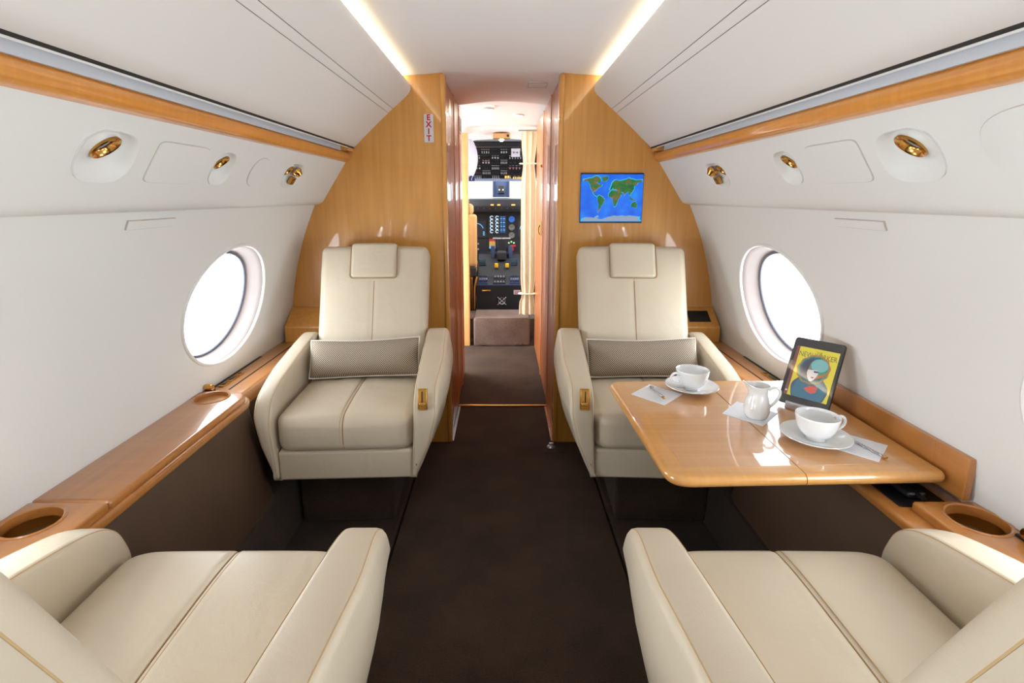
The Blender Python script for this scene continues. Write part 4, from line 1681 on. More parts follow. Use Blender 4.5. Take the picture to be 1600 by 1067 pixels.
# outlines read in the map's own 0..100 x 0..75 grid (y down)
CONT = {
    'north_america': [(4, 8), (10, 7), (17, 6), (20, 4), (27, 3), (31, 6), (32, 11), (29, 14), (27, 11), (25, 13), (29, 16), (34, 16), (32, 19), (28, 21), (25, 25), (23, 26), (21, 27), (22, 30), (25, 32), (27, 33), (26, 34), (22, 32), (19, 28), (16, 22), (14, 15), (10, 10), (5, 12)],
    'greenland': [(32, 5), (38, 3), (44, 4), (43, 8), (39, 11), (37, 12), (35, 8)],
    'south_america': [(28, 34), (31, 33), (36, 36), (39, 40), (37, 46), (33, 51), (30, 57), (29, 60), (28, 57), (29, 48), (27, 40)],
    'africa': [(46, 29), (49, 25), (55, 25), (60, 26), (62, 31), (65, 34), (61, 39), (60, 44), (57, 50), (54, 51), (53, 45), (51, 38), (46, 36), (45, 32)],
    'eurasia': [(47, 22), (49, 18), (52, 11), (55, 9), (60, 10), (68, 9), (76, 6), (84, 8), (92, 9), (99, 9), (98, 12), (92, 13), (89, 17), (86, 18), (86, 23), (83, 28), (81, 29), (80, 33), (78, 32), (77, 27), (73, 29), (71, 34), (69, 29), (65, 28), (67, 31), (63, 34), (61, 29), (59, 25), (56, 23), (54, 24), (51, 21), (49, 24), (47, 25)],
    'australia': [(82, 48), (85, 44), (89, 43), (92, 47), (91, 53), (88, 53), (85, 51), (82, 52)],
    'islands': [(78, 35), (81, 37), (85, 39), (90, 41), (88, 42), (82, 41), (79, 38)],
    'antarctica': [(5, 70), (14, 68), (24, 69), (29, 65), (31, 67), (28, 70), (42, 69), (48, 67), (60, 66), (72, 66), (84, 66), (95, 67), (94, 71), (97, 74), (4, 74)],
}
for nm, pts in CONT.items():
    def mpx(p, k=0):
        return (MX0 + (MX1 - MX0) * p[0] / 100, MZ1 - (MZ1 - MZ0) * p[1] / 75)
    cxx = sum(p[0] for p in pts) / len(pts)
    cyy = sum(p[1] for p in pts) / len(pts)
    rp = []
    n = len(pts)
    for i in range(n):           # roughen the coast a little
        a, b = Vector(pts[i]), Vector(pts[(i + 1) % n])
        rp.append(a)
        d = (b - a)
        if 3 < d.length < 25:
            rp.append(a + d * 0.5 + Vector((-d.y, d.x)) * random.uniform(-0.14, 0.14))
    bm = bmn()
    prism(bm, [mpx((min(99.8, max(0.2, cxx + (p.x - cxx) * 1.07)), min(74.8, max(0.5, cyy + (p.y - cyy) * 1.09)))) for p in rp], 'Y', YB - 0.0089, YB - 0.0084)
    part('shallow_sea', bm, M_SHELF, sea, smooth=False)
    bm = bmn()
    prism(bm, [mpx(p) for p in rp], 'Y', YB - 0.0092, YB - 0.0084)
    part('land', bm, M_ICE if nm == 'antarctica' else M_LAND, sea, smooth=False)

# ================================================================== PASSAGE FORWARD
def cabinet(name, lab, sg, y0, y1, seams, z1=1.85):
    t = thing(name, lab, 'cabinet', (sg * 0.31, (y0 + y1) / 2, 0))
    bm = bmn()
    box(bm, *sorted((sg * (XA + 0.006), sg * 0.62)), y0, y1, 0.0, z1)
    part('carcass', bm, M_DARK, t, smooth=False)
    ys = [y0] + seams + [y1]
    for a, b in zip(ys, ys[1:]):
        bm = bmn()
        rbox(bm, (sg * (XA + 0.002), (a + b) / 2, z1 / 2 + 0.01), (0.009, (b - a) / 2 - 0.004, z1 / 2 - 0.012), 0.003, nin=1, nr=2)
        part('door', bm, M_CAB, t)
    for s_ in seams:
        bm = bmn()
        tube(bm, [(sg * (XA - 0.006), s_, 0.02), (sg * (XA - 0.006), s_, z1)], 0.006, 8)
        part('edge_strip', bm, M_BULK, t)
    return t


cl_ = cabinet('wardrobe_cabinet', 'tall glossy red-brown cabinet on the left of the passage, with vent grille', -1, 2.582, 3.60, [3.03, 3.36])
cr_ = cabinet('galley_cabinet', 'tall glossy red-brown cabinet on the right of the passage, with gold latch', 1, 2.582, 4.28, [3.02, 3.56])
bm = bmn()
box(bm, -XA + 0.007, -XA + 0.010, 3.40, 3.57, 1.70, 1.80)
vg = part('vent_frame', bm, M_SIGNW, cl_, smooth=False)
for k in range(6):
    bm = bmn()
    box(bm, -XA + 0.0095, -XA + 0.0115, 3.415, 3.555, 1.71 + k * 0.015, 1.717 + k * 0.015)
    part('slot', bm, M_DARK, vg, smooth=False)
bm = bmn()
box(bm, -XA + 0.007, -XA + 0.0085, 2.78, 2.86, 1.71, 1.79)
part('placard', bm, M_BRASS, cl_, smooth=False, label='small square placard')
bm = bmn()
rbox(bm, (XA - 0.012, 3.62, 1.075), (0.006, 0.016, 0.05), 0.005, nin=1, nr=3)
tube(bm, [(XA - 0.02, 3.62, 1.10), (XA - 0.03, 3.62, 1.08), (XA - 0.03, 3.62, 1.05), (XA - 0.02, 3.62, 1.03)], 0.005, 8)
part('latch', bm, M_GOLD, cr_, label='gold latch')
bm = bmn()
rbox(bm, (XA - 0.014, 3.62, 1.50), (0.010, 0.012, 0.010), 0.005, nin=1, nr=3)
part('latch', bm, M_GOLD, cr_)
# metal threshold and kick strips
bm = bmn()
rbox(bm, (0.005, 3.03, 0.003), (0.285, 0.010, 0.006), 0.003, nin=1, nr=2)
struct('trim_11', bm, M_BRASS)
for sg, k in ((-1, 12), (1, 13)):
    bm = bmn()
    box(bm, *sorted((sg * 0.262, sg * 0.283)), 2.56, 3.02, -0.001, 0.004)
    struct('trim_%d' % k, bm, M_STEEL if sg < 0 else M_CAB, smooth=False)
# floor fitting in the small recess beside the right seat
ff = thing('floor_fitting', 'small metal fitting in a recess of the carpet beside the right armchair', 'fitting', (0.255, 2.50, 0))
bm = bmn()
box(bm, 0.205, 0.33, 2.43, 2.54, -0.001, 0.002)
part('recess', bm, M_CARPET2, ff, smooth=False)
bm = bmn()
lathe(bm, [(0, 0.001), (0.020, 0.001), (0.022, 0.006), (0.016, 0.012), (0, 0.012)], (0.255, 2.485, 0.001), 24)
rbox(bm, (0.258, 2.488, 0.018), (0.013, 0.008, 0.008), 0.003, nin=1, nr=2)
part('metal_stud', bm, M_STEEL, ff)
# ceiling nozzle plate
cv = thing('ceiling_vent', 'small white rectangular vent in the ceiling of the passage', 'vent', (0.185, 2.86, 1.872))
bm = bmn()
rbox(bm, (0.185, 2.86, 1.871), (0.050, 0.055, 0.004), 0.003, nin=1, nr=2)
vp = part('vent_plate', bm, M_CEIL, cv)
bm = bmn()
tube(bm, [(0.185 + x, 2.86 + y, 1.8668) for x, y in ((-0.049, -0.054), (0.049, -0.054), (0.049, 0.054), (-0.049, 0.054))], 0.0018, 5, closed=True)
part('vent_edge', bm, M_LINE, vp)
for dy in (-0.018, 0.018):
    bm = bmn()
    rbox(bm, (0.185, 2.86 + dy, 1.8665), (0.038, 0.008, 0.002), 0.001, nin=1, nr=2)
    part('vent_slot', bm, M_CEIL, vp)
# vestibule lamps: two small downlights
for x, y, lab in ((-0.10, 3.80, 'small round downlight in the vestibule ceiling, left'), (0.12, 4.08, 'small round downlight in the vestibule ceiling, right')):
    dl = thing('downlight', lab, 'light', (x, y, 1.895), 0, 'vestibule downlights')
    bm = bmn()
    lathe(bm, [(0.045, 0.01), (0.045, -0.004), (0.034, -0.006), (0.032, 0.01)], (x, y, 1.898), 28)
    part('lamp_rim', bm, M_RIM, dl)
    bm = bmn()
    lathe(bm, [(0, -0.001), (0.033, -0.001), (0.033, 0.004), (0, 0.004)], (x, y, 1.898), 28)
    part('lamp_glass', bm, M_LAMPW, dl)
    area('vestibule_lamp', (x, y, 1.885), (0, 0, 0), 0.06, 0.06, 1.6, (1.0, 0.90, 0.76), 'DISK')
# vestibule side: open entrance on the left lets daylight in, frame posts beside it
bm = bmn()
box(bm, -0.36, -0.30, 3.60, 3.66, 0, 1.86)
struct('trim_14', bm, M_RIM, smooth=False)
bm = bmn()
box(bm, -0.95, -0.36, 3.60, 3.63, 0, 1.9)
struct('wall_left_vestibule', bm, M_WHITE, smooth=False)
bm = bmn()
box(bm, -1.1, -0.36, 3.6, 4.5, -0.05, 0.0)
struct('floor_entrance', bm, M_CARPET, smooth=False)
bm = bmn()
box(bm, -1.1, -0.30, 3.6, 4.5, 1.90, 1.93)
struct('ceiling_entrance', bm, M_CEIL, smooth=False)

bm = bmn()
box(bm, -1.06, -1.03, 3.6, 4.5, 1.50, 1.93)  # unseen header, added to keep sky light off the vestibule ceiling
struct('wall_entrance_light_block', bm, M_WHITE, smooth=False)

# cockpit bulkhead with its arched opening
bm = bmn()
arch = [(-0.30, 0), (-0.30, 1.800), (-0.20, 1.826), (-0.10, 1.842), (0.0, 1.848), (0.10, 1.842), (0.20, 1.826), (0.30, 1.800), (0.30, 0), (0.95, 0), (0.95, 1.95), (-0.95, 1.95), (-0.95, 0)]
prism(bm, arch, 'Y', 4.42, 4.45)
struct('wall_cockpit', bm, M_CEIL, smooth=False)
bm = bmn()
rbox(bm, (-0.318, 4.40, 0.90), (0.034, 0.035, 0.905), 0.008, nin=1, nr=3)
struct('trim_15', bm, M_JAMB)
bm = bmn()
box(bm, -0.30, -0.285, 4.43, 4.50, 0, 1.8)
struct('trim_16', bm, M_JAMB, smooth=False)
bm = bmn()
box(bm, 0.285, 0.62, 4.28, 4.42, 0.0, 1.84)
struct('trim_17', bm, M_JAMB, smooth=False)

# ================================================================== COCKPIT
bm = bmn()
box(bm, -0.95, 0.95, 4.62, 6.3, 0.10, 0.19)
struct('floor_cockpit', bm, M_CARPETG, smooth=False)
bm = bmn()
box(bm, -0.95, -0.255, 4.60, 4.625, 0.0, 0.19)
box(bm, 0.245, 0.95, 4.60, 4.625, 0.0, 0.19)
box(bm, -0.26, 0.25, 4.60, 4.625, 0.0, 0.19)
struct('floor_riser', bm, M_CARPETG, smooth=False)
stp = tag(None or finish('carpeted_step', bmn(), M_CARPETG), 'grey-brown carpeted box step at the cockpit door', 'step')
bm = bmn()
rbox(bm, (-0.005, 4.53, 0.127), (0.247, 0.18, 0.128), 0.018, nin=2, nr=3)
me_ = bpy.data.meshes.new('carpeted_step')
bm.to_mesh(me_)
bm.free()
me_.materials.append(M_CARPETG)
me_.polygons.foreach_set('use_smooth', [True] * len(me_.polygons))
stp.data = me_
bm = bmn()
tube(bm, round_poly([(-0.245, 4.357), (0.235, 4.357), (0.235, 4.70), (-0.245, 4.70)], 0.02, 3) and [(x, y, 0.247) for x, y in round_poly([(-0.246, 4.356), (0.236, 4.356), (0.236, 4.70), (-0.246, 4.70)], 0.02, 3)], 0.004, 6, closed=True)
finish('edge_piping', bm, M_CARPET, stp)
for x in (-0.16, 0.14):
    bm = bmn()
    box(bm, x - 0.03, x + 0.03, 4.346, 4.352, 0.012, 0.024)
    finish('metal_clip', bm, M_STEEL, stp, smooth=False)

# cockpit ceiling lining, side walls, nose below the windscreen
bm = bmn()
rows = []
for y, z in ((4.45, 1.88), (4.7, 1.86), (4.93, 1.822)):
    rows.append([bm.verts.new((x, y, z - 0.25 * x * x)) for x in (-0.8, -0.5, -0.25, 0, 0.25, 0.5, 0.8)])
for A, B in zip(rows, rows[1:]):
    for i in range(6):
        bm.faces.new((A[i], A[i + 1], B[i + 1], B[i]))
struct('ceiling_cockpit', bm, M_CEIL)
M_COCK = plain('cockpit_charcoal', srgb(20, 20, 26), 0.6)
M_COCK2 = plain('cockpit_dark_grey', srgb(32, 32, 40), 0.6)
M_BLUEG = plain('cockpit_blue_grey', srgb(44, 60, 96), 0.55)
for sg, k in ((-1, 'left'), (1, 'right')):
    bm = bmn()
    box(bm, *sorted((sg * 0.93, sg * 0.97)), 4.45, 6.2, 0.1, 1.15)
    struct('wall_%s_cockpit' % k, bm, M_COCK2, smooth=False)

# windscreen: centre post and sill make the frame of two bright panes
wp = thing('windscreen_post', 'blue-grey windscreen post between the two bright panes, with standby compass', 'post', (-0.014, 5.9, 1.28))
bm = bmn()
prism(bm, [(-0.112, 5.86), (0.084, 5.86), (0.062, 5.94), (-0.09, 5.94)], 'Z', 1.287, 1.66)
pst = part('post', bm, M_BLUEG, wp, smooth=False)
bm = bmn()
for x in (-0.085, 0.057):
    box(bm, x - 0.004, x + 0.004, 5.852, 5.862, 1.29, 1.62)
part('post_channel', bm, M_COCK, pst, smooth=False)
bm = bmn()
rbox(bm, (-0.014, 5.84, 1.375), (0.04, 0.03, 0.05), 0.015, nin=1, nr=3)
cmp_ = part('compass', bm, M_COCK, wp)
for x in (-0.034, 0.006):
    bm = bmn()
    lathe(bm, [(0, 0.002), (0.007, 0.002), (0.007, 0), (0, 0)], n=14)
    bmesh.ops.transform(bm, matrix=Matrix.Translation((x, 5.808, 1.37)) @ Matrix.Rotation(PI / 2, 4, 'X'), verts=bm.verts)
    part('compass_light', bm, glow('small_white_lamp', (0.9, 0.95, 1, 1), 2.0), cmp_)
wno = 20
for x0, x1 in ((-0.72, -0.10), (0.072, 0.70)):
    bm = bmn()
    box(bm, x0, x1, 5.93, 5.936, 1.2, 1.66)
    struct('window_%d' % wno, bm, M_PANE, smooth=False)
    wno += 1

# overhead panel
OP0, OP1 = Vector((0, 4.95, 1.800)), Vector((0, 5.50, 1.478))
od = (OP1 - OP0)
OL = od.length
oyd = od.normalized()
onr = Vector((0, oyd.z, -oyd.y))
if onr.z > 0:
    onr = -onr
OM = Matrix(((1, oyd.x, onr.x, 0), (0, oyd.y, onr.y, OP0.y), (0, oyd.z, onr.z, OP0.z), (0, 0, 0, 1)))
ov = thing('overhead_switch_panel', 'black overhead panel full of switches above the windscreen', 'control panel', (0, 5.2, 1.64))


def opart(name, bm, mat, root, **k):
    bmesh.ops.transform(bm, matrix=OM, verts=bm.verts)
    return part(name, bm, mat, root, **k)


bm = bmn()
box(bm, -0.34, 0.36, 0, OL, -0.04, 0.0)
opb = opart('panel', bm, M_COCK, ov, smooth=False)
bm = bmn()
box(bm, -0.34, 0.36, OL - 0.008, OL + 0.03, -0.04, 0.012)
opart('lower_rim', bm, plain('pale_blue_rim', srgb(150, 164, 196), 0.4), ov, smooth=False)
bm = bmn()
box(bm, -0.30, 0.33, 0.075, 0.088, 0, 0.006)
opart('pale_strip', bm, M_STEEL, opb, smooth=False)
bm = bmn()
for k in range(28):
    x = -0.29 + k * 0.0215
    box(bm, x, x + 0.017, 0.018, 0.066, 0, 0.006)
o = opart('breaker_row', bm, M_COCK2, opb, smooth=False)
o['kind'] = 'stuff'
M_SWW = plain('switch_grey', srgb(150, 150, 158), 0.5)
M_AMB = glow('amber_annunciator', (1.0, 0.45, 0.08, 1), 1.6)
M_GRN = glow('green_annunciator', (0.5, 0.95, 0.35, 1), 1.3)
M_REDL = plain('red_handle', srgb(196, 30, 34), 0.4)
M_SUB = plain('sub_panel', srgb(14, 14, 19), 0.6)
cols = [(-0.30, -0.215), (-0.205, -0.12), (-0.11, -0.03), (-0.02, 0.05), (0.06, 0.19), (0.20, 0.30)]
rws = [(0.11, 0.20), (0.21, 0.275), (0.285, 0.37), (0.38, 0.46), (0.47, 0.555), (0.565, OL - 0.015)]
for ci, (xa, xb) in enumerate(cols):
    for ri, (ya, yb) in enumerate(rws):
        bm = bmn()
        box(bm, xa, xb, ya, yb, 0, 0.004)
        sp_ = opart('sub_panel', bm, M_SUB, opb, smooth=False)
        bm = bmn()
        n = 3 + (ci + ri) % 3
        for k in range(n):
            x = xa + (xb - xa) * (k + 0.5) / n
            y = ya + (yb - ya) * (0.62 if (ri % 2) else 0.55)
            if (ci + ri) % 3 == 0:
                lathe(bm, [(0, 0.016), (0.007, 0.016), (0.008, 0.004), (0, 0.004)], (x, y, 0), 10)
            else:
                box(bm, x - 0.004, x + 0.004, y - 0.010, y + 0.010, 0.004, 0.016)
            box(bm, x - 0.008, x + 0.008, ya + 0.008, ya + 0.013, 0.004, 0.005)
        o = opart('switch_row', bm, M_SWW if (ci * 3 + ri) % 2 else M_COCK2, sp_, smooth=False)
bm = bmn()
box(bm, 0.085, 0.170, 0.105, 0.235, 0.004, 0.009)
opart('white_card', bm, plain('pale_card', srgb(196, 190, 204), 0.7), opb, smooth=False, label='white card')
for i, (x, y) in enumerate(((0.035, 0.585), (0.062, 0.585), (0.115, 0.602), (0.140, 0.602), (0.160, 0.602), (0.178, 0.602), (0.195, 0.602))):
    bm = bmn()
    w = 0.010 if i < 2 else 0.005
    box(bm, x - w, x + w, y - w * 1.2, y + w * 1.2, 0.004, 0.018)
    opart('amber_light', bm, M_AMB, opb, smooth=False, label='lit amber light')
for xx, yy, c_ in ((-0.26, 0.31, 'red_bar'), (-0.16, 0.31, 'red_bar'), (0.09, 0.425, 'red_bar'), (0.15, 0.425, 'red_bar'), (-0.27, 0.515, 'red_bar')):
    bm = bmn()
    box(bm, xx - 0.035, xx + 0.035, yy - 0.003, yy + 0.003, 0.004, 0.008)
    opart('red_bar', bm, plain('dull_red', srgb(140, 60, 66), 0.5), opb, smooth=False)

# map lamp and beige box on the cockpit ceiling
bx = thing('speaker_box', 'small tan box on the cockpit ceiling above the door', 'box', (0.0, 4.75, 1.80))
bm = bmn()
rbox(bm, (-0.008, 4.75, 1.822), (0.078, 0.04, 0.022), 0.006, nin=1, nr=2)
b0 = part('box_body', bm, M_JAMB, bx)
bm = bmn()
lathe(bm, [(0, 0.003), (0.012, 0.003), (0.012, 0), (0, 0)], n=16)
bmesh.ops.transform(bm, matrix=Matrix.Translation((0.048, 4.709, 1.822)) @ Matrix.Rotation(PI / 2, 4, 'X'), verts=bm.verts)
part('box_jack', bm, M_DARK, b0)
ml = thing('dome_lamp', 'small glowing warm lamp on the cockpit ceiling below the tan box', 'lamp', (-0.008, 4.9, 1.80))
bm = bmn()
rbox(bm, (-0.008, 4.90, 1.812), (0.030, 0.02, 0.010), 0.006, nin=1, nr=3)
part('lamp_body', bm, M_RIM, ml)
bm = bmn()
rbox(bm, (-0.008, 4.895, 1.799), (0.016, 0.012, 0.006), 0.004, nin=1, nr=3)
part('lamp_glass', bm, M_LAMPW, ml)

# glareshield and instrument panel
ip = thing('instrument_panel', 'dark instrument panel with lit displays and round gauges under the glareshield', 'control panel', (0, 5.72, 0.55))
bm = bmn()
prism(bm, round_poly([(5.52, 1.13), (5.50, 1.20), (5.54, 1.275), (5.95, 1.285), (5.95, 1.13)], [0.02, 0.03, 0.03, 0, 0], 4), 'X', -0.80, 0.80)
gs = part('glareshield', bm, M_COCK, ip)
for x, w in ((-0.108, 0.016), (-0.038, 0.016), (0.115, 0.02)):
    bm = bmn()
    box(bm, x - w, x + w, 5.493, 5.512, 1.203, 1.217)
    part('caution_light', bm, M_AMB, gs, smooth=False, label='lit amber caution light')
bm = bmn()
for k in range(9):
    x = -0.26 + k * 0.062
    lathe(bm, [(0, 0.012), (0.007, 0.012), (0.008, 0), (0, 0)], n=10, mat=Matrix.Translation((x, 5.506, 1.172)) @ Matrix.Rotation(PI / 2, 4, 'X'))
part('knob_row', bm, M_COCK2, gs)
YP = 5.72
bm = bmn()
box(bm, -0.93, 0.93, YP, YP + 0.03, 0.19, 1.16)
ipb = part('panel', bm, M_COCK2, ip, smooth=False)


def disp(x0, x1, z0, z1, lab):
    bm = bmn()
    box(bm, x0 - 0.012, x1 + 0.012, YP - 0.012, YP, z0 - 0.012, z1 + 0.012)
    f = part('display_frame', bm, M_COCK, ipb, smooth=False)
    bm = bmn()
    box(bm, x0, x1, YP - 0.0135, YP - 0.011, z0, z1)
    s = part('display', bm, glow('display_dark_blue', srgb(8, 22, 44), 0.6), f, smooth=False)
    s['label'] = lab
    return f


M_DW = glow('display_white', srgb(200, 226, 244), 1.3)
M_DC = glow('display_cyan', srgb(90, 180, 230), 1.2)
M_DB = glow('display_blue', srgb(40, 100, 190), 1.0)
f = disp(-0.150, 0.040, 0.895, 1.090, 'lit engine display')
for c_ in range(2):
    for r_ in range(5):
        cx, cz = -0.118 + c_ * 0.060, 1.070 - r_ * 0.038
        bm = bmn()
        tube(bm, [(cx + 0.016 * math.cos(a), YP - 0.015, cz + 0.016 * math.sin(a)) for a in [0.5 + 5.0 * k / 14 for k in range(15)]], 0.0034, 5)
        part('engine_dial', bm, M_DW, f)
for r_ in range(9):
    bm = bmn()
    z = 1.078 - r_ * 0.0205
    box(bm, -0.022, 0.0 - 0.004 * (r_ % 2), YP - 0.016, YP - 0.013, z - 0.006, z + 0.004)
    box(bm, 0.006, 0.030, YP - 0.016, YP - 0.013, z - 0.006, z + 0.004)
    part('readout', bm, M_DC if r_ % 2 else M_DB, f, smooth=False)
f = disp(-0.385, -0.185, 0.855, 1.035, 'dark flight display with pale blue arc')
bm = bmn()
tube(bm, [(-0.285 + 0.075 * math.cos(a), YP - 0.015, 0.93 + 0.075 * math.sin(a)) for a in [0.3 + 2.5 * k / 16 for k in range(17)]], 0.004, 5)
part('display_arc', bm, M_DC, f)
bm = bmn()
for k in range(3):
    box(bm, -0.215, -0.197, YP - 0.016, YP - 0.013, 0.875 + k * 0.016, 0.885 + k * 0.016)
part('readout', bm, M_DC, f, smooth=False)
f = disp(0.175, 0.37, 0.855, 1.035, 'dark flight display beside the curtain')
bm = bmn()
tube(bm, [(0.255 + 0.06 * math.cos(a), YP - 0.015, 0.945 + 0.06 * math.sin(a)) for a in [1.0 + 2.2 * k / 16 for k in range(17)]], 0.004, 5)
part('display_arc', bm, M_DC, f)
M_GAUGE = plain('gauge_face_grey', srgb(128, 128, 124), 0.5)
for z, mface in ((1.050, M_DB), (0.962, M_GAUGE), (0.874, M_GAUGE)):
    G = Matrix.Translation((0.103, YP, z)) @ Matrix.Rotation(PI / 2, 4, 'X')
    bm = bmn()
    lathe(bm, [(0.042, 0), (0.042, 0.010), (0.036, 0.012), (0.034, 0.006)], n=28, mat=G)
    gz = part('gauge_ring', bm, M_COCK, ipb)
    bm = bmn()
    lathe(bm, [(0, 0.006), (0.035, 0.006), (0.035, 0.0), (0, 0.0)], n=28, mat=G)
    part('gauge_face', bm, mface, gz)
    bm = bmn()
    for k in range(12):
        a = 2 * PI * k / 12
        tube(bm, [G @ Vector((0.024 * math.cos(a), 0.024 * math.sin(a), 0.0068)), G @ Vector((0.032 * math.cos(a), 0.032 * math.sin(a), 0.0068))], 0.0014, 4)
    for a in (0.9, 2.4):
        tube(bm, [G @ Vector((0, 0, 0.0075)), G @ Vector((0.024 * math.cos(a), 0.024 * math.sin(a), 0.0075))], 0.002, 4)
    part('gauge_marks', bm, M_BLACK, gz)
# radar display and lower row
f = disp(-0.150, -0.075, 0.725, 0.835, 'coloured weather display')
for z0, z1, m_ in ((0.808, 0.835, glow('display_red', srgb(190, 40, 40), 0.8)), (0.752, 0.808, glow('display_yellow', srgb(210, 160, 70), 0.8)), (0.728, 0.752, M_DC)):
    bm = bmn()
    box(bm, -0.146, -0.079, YP - 0.016, YP - 0.013, z0, z1)
    part('weather_band', bm, m_, f, smooth=False)
for dx, m_ in ((0.072, M_GRN), (0.100, M_GRN), (0.128, M_GRN)):
    bm = bmn()
    lathe(bm, [(0, 0.008), (0.008, 0.008), (0.009, 0), (0, 0)], n=12, mat=Matrix.Translation((dx, YP, 0.79 + (0.012 if dx == 0.1 else 0))) @ Matrix.Rotation(PI / 2, 4, 'X'))
    part('gear_light', bm, m_, ipb, label='lit green gear light')
bm = bmn()
rbox(bm, (0.118, YP - 0.04, 0.760), (0.030, 0.010, 0.010), 0.004, nin=1, nr=2)
rbox(bm, (0.118, YP - 0.035, 0.732), (0.010, 0.010, 0.026), 0.004, nin=1, nr=2)
part('gear_handle', bm, M_REDL, ipb, label='red handle')
bm = bmn()
for k in range(14):
    x = -0.36 + (k % 7) * 0.03 + (0.5 if k % 7 > 3 else 0)
    z = 0.78 - (k // 7) * 0.06
    lathe(bm, [(0, 0.012), (0.008, 0.012), (0.010, 0), (0, 0)], n=10, mat=Matrix.Translation((x, YP, z)) @ Matrix.Rotation(PI / 2, 4, 'X'))
part('knob_cluster', bm, M_SWW, ipb)

# centre pedestal
pd = thing('centre_pedestal', 'black cockpit pedestal with throttle levers and radio panels', 'control console', (-0.04, 5.2, 0.19))
side = [(4.90, 0.19), (4.90, 0.455), (5.18, 0.50), (5.28, 0.60), (5.40, 0.70), (5.56, 0.70), (5.70, 0.70), (5.70, 0.19)]
bm = bmn()
prism(bm, side, 'X', -0.25, 0.18)
pb = part('console_body', bm, M_COCK, pd, smooth=False)
bm = bmn()
box(bm, -0.252, 0.182, 4.892, 4.905, 0.449, 0.459)
part('top_edge', bm, M_BLUEG, pb, smooth=False)
bm = bmn()
rbox(bm, (-0.155, 4.892, 0.40), (0.045, 0.008, 0.008), 0.004, nin=1, nr=2)
part('latch', bm, M_GOLD, pb, label='gold latch')
bm = bmn()
box(bm, 0.110, 0.175, 4.894, 4.9, 0.362, 0.404)
lb = part('warning_label', bm, M_SIGNW, pb, smooth=False, label='small white label with red print')
bm = bmn()
for k in range(3):
    box(bm, 0.120, 0.165, 4.892, 4.8945, 0.370 + k * 0.011, 0.375 + k * 0.011)
part('label_print', bm, M_SIGNR, lb, smooth=False)
bm = bmn()
lathe(bm, [(0.028, 0), (0.034, 0.003), (0.034, -0.003), (0.028, 0)], n=24, mat=Matrix.Translation((-0.005, 4.893, 0.298)) @ Matrix.Rotation(PI / 2, 4, 'X'))
for s_ in (-1, 1):
    tube(bm, [(-0.005 - 0.042, 4.890, 0.298 - s_ * 0.038), (-0.005 + 0.042, 4.890, 0.298 + s_ * 0.038)], 0.004, 6)
part('grille_cross', bm, M_STEEL, pb, label='round metal grille with cross')
# radio panels on the lower deck and slope
dk = math.atan2(0.045, 0.28)
for k, (x, w, m_) in enumerate(((-0.19, 0.045, M_BLUEG), (-0.03, 0.06, M_COCK2), (0.12, 0.045, M_BLUEG))):
    for j in range(3):
        y = 4.95 + j * 0.08
        z = 0.455 + (y - 4.90) * 0.16
        bm = bmn()
        box(bm, x - w, x + w, y - 0.033, y + 0.033, z - 0.005, z + 0.012)
        rp_ = part('radio_panel', bm, m_, pb, smooth=False)
        bm = bmn()
        for q in range(4):
            lathe(bm, [(0, 0.014), (0.008, 0.014), (0.009, 0), (0, 0)], (x - w * 0.7 + q * w * 0.47, y, z + 0.010), 10)
        part('radio_knobs', bm, M_SWW if (k + j) % 2 else M_COCK, rp_)
for x in (-0.205, 0.125):
    bm = bmn()
    box(bm, x - 0.04, x + 0.03, 5.27, 5.29, 0.60, 0.66)
    r1 = part('keypad_unit', bm, M_BLUEG, pb, smooth=False)
    bm = bmn()
    box(bm, x - 0.03, x + 0.02, 5.262, 5.272, 0.63, 0.655)
    part('keypad_screen', bm, glow('keypad_green', srgb(40, 90, 84), 0.5), r1, smooth=False)
# throttles
for x in (-0.062, 0.048):
    bm = bmn()
    rbox(bm, (x, 5.24, 0.60), (0.018, 0.014, 0.022), 0.006, nin=1, nr=2)
    part('yellow_lever', bm, plain('yellow_knob', srgb(230, 180, 24), 0.4), pd, label='yellow lever knob')
for x in (-0.055, 0.040):
    bm = bmn()
    rbox(bm, (x, 5.42, 0.80), (0.012, 0.02, 0.07), 0.006, nin=1, nr=2)
    lv = part('throttle_lever', bm, M_COCK2, pd)
    bm = bmn()
    tube(bm, [(x - 0.045, 5.405, 0.862), (x + 0.045, 5.405, 0.862)], 0.013, 12)
    part('throttle_grip', bm, M_STEEL, lv, label='silver throttle grip')
bm = bmn()
rbox(bm, (-0.008, 5.36, 0.69), (0.05, 0.06, 0.05), 0.02, nin=1, nr=3)
part('quadrant_cover', bm, M_COCK2, pd)
bm = bmn()
rbox(bm, (-0.10, 5.38, 0.70), (0.022, 0.03, 0.09), 0.01, nin=1, nr=2)
rbox(bm, (0.085, 5.38, 0.70), (0.022, 0.03, 0.09), 0.01, nin=1, nr=2)
part('quadrant_cheek', bm, M_BLUEG, pd)

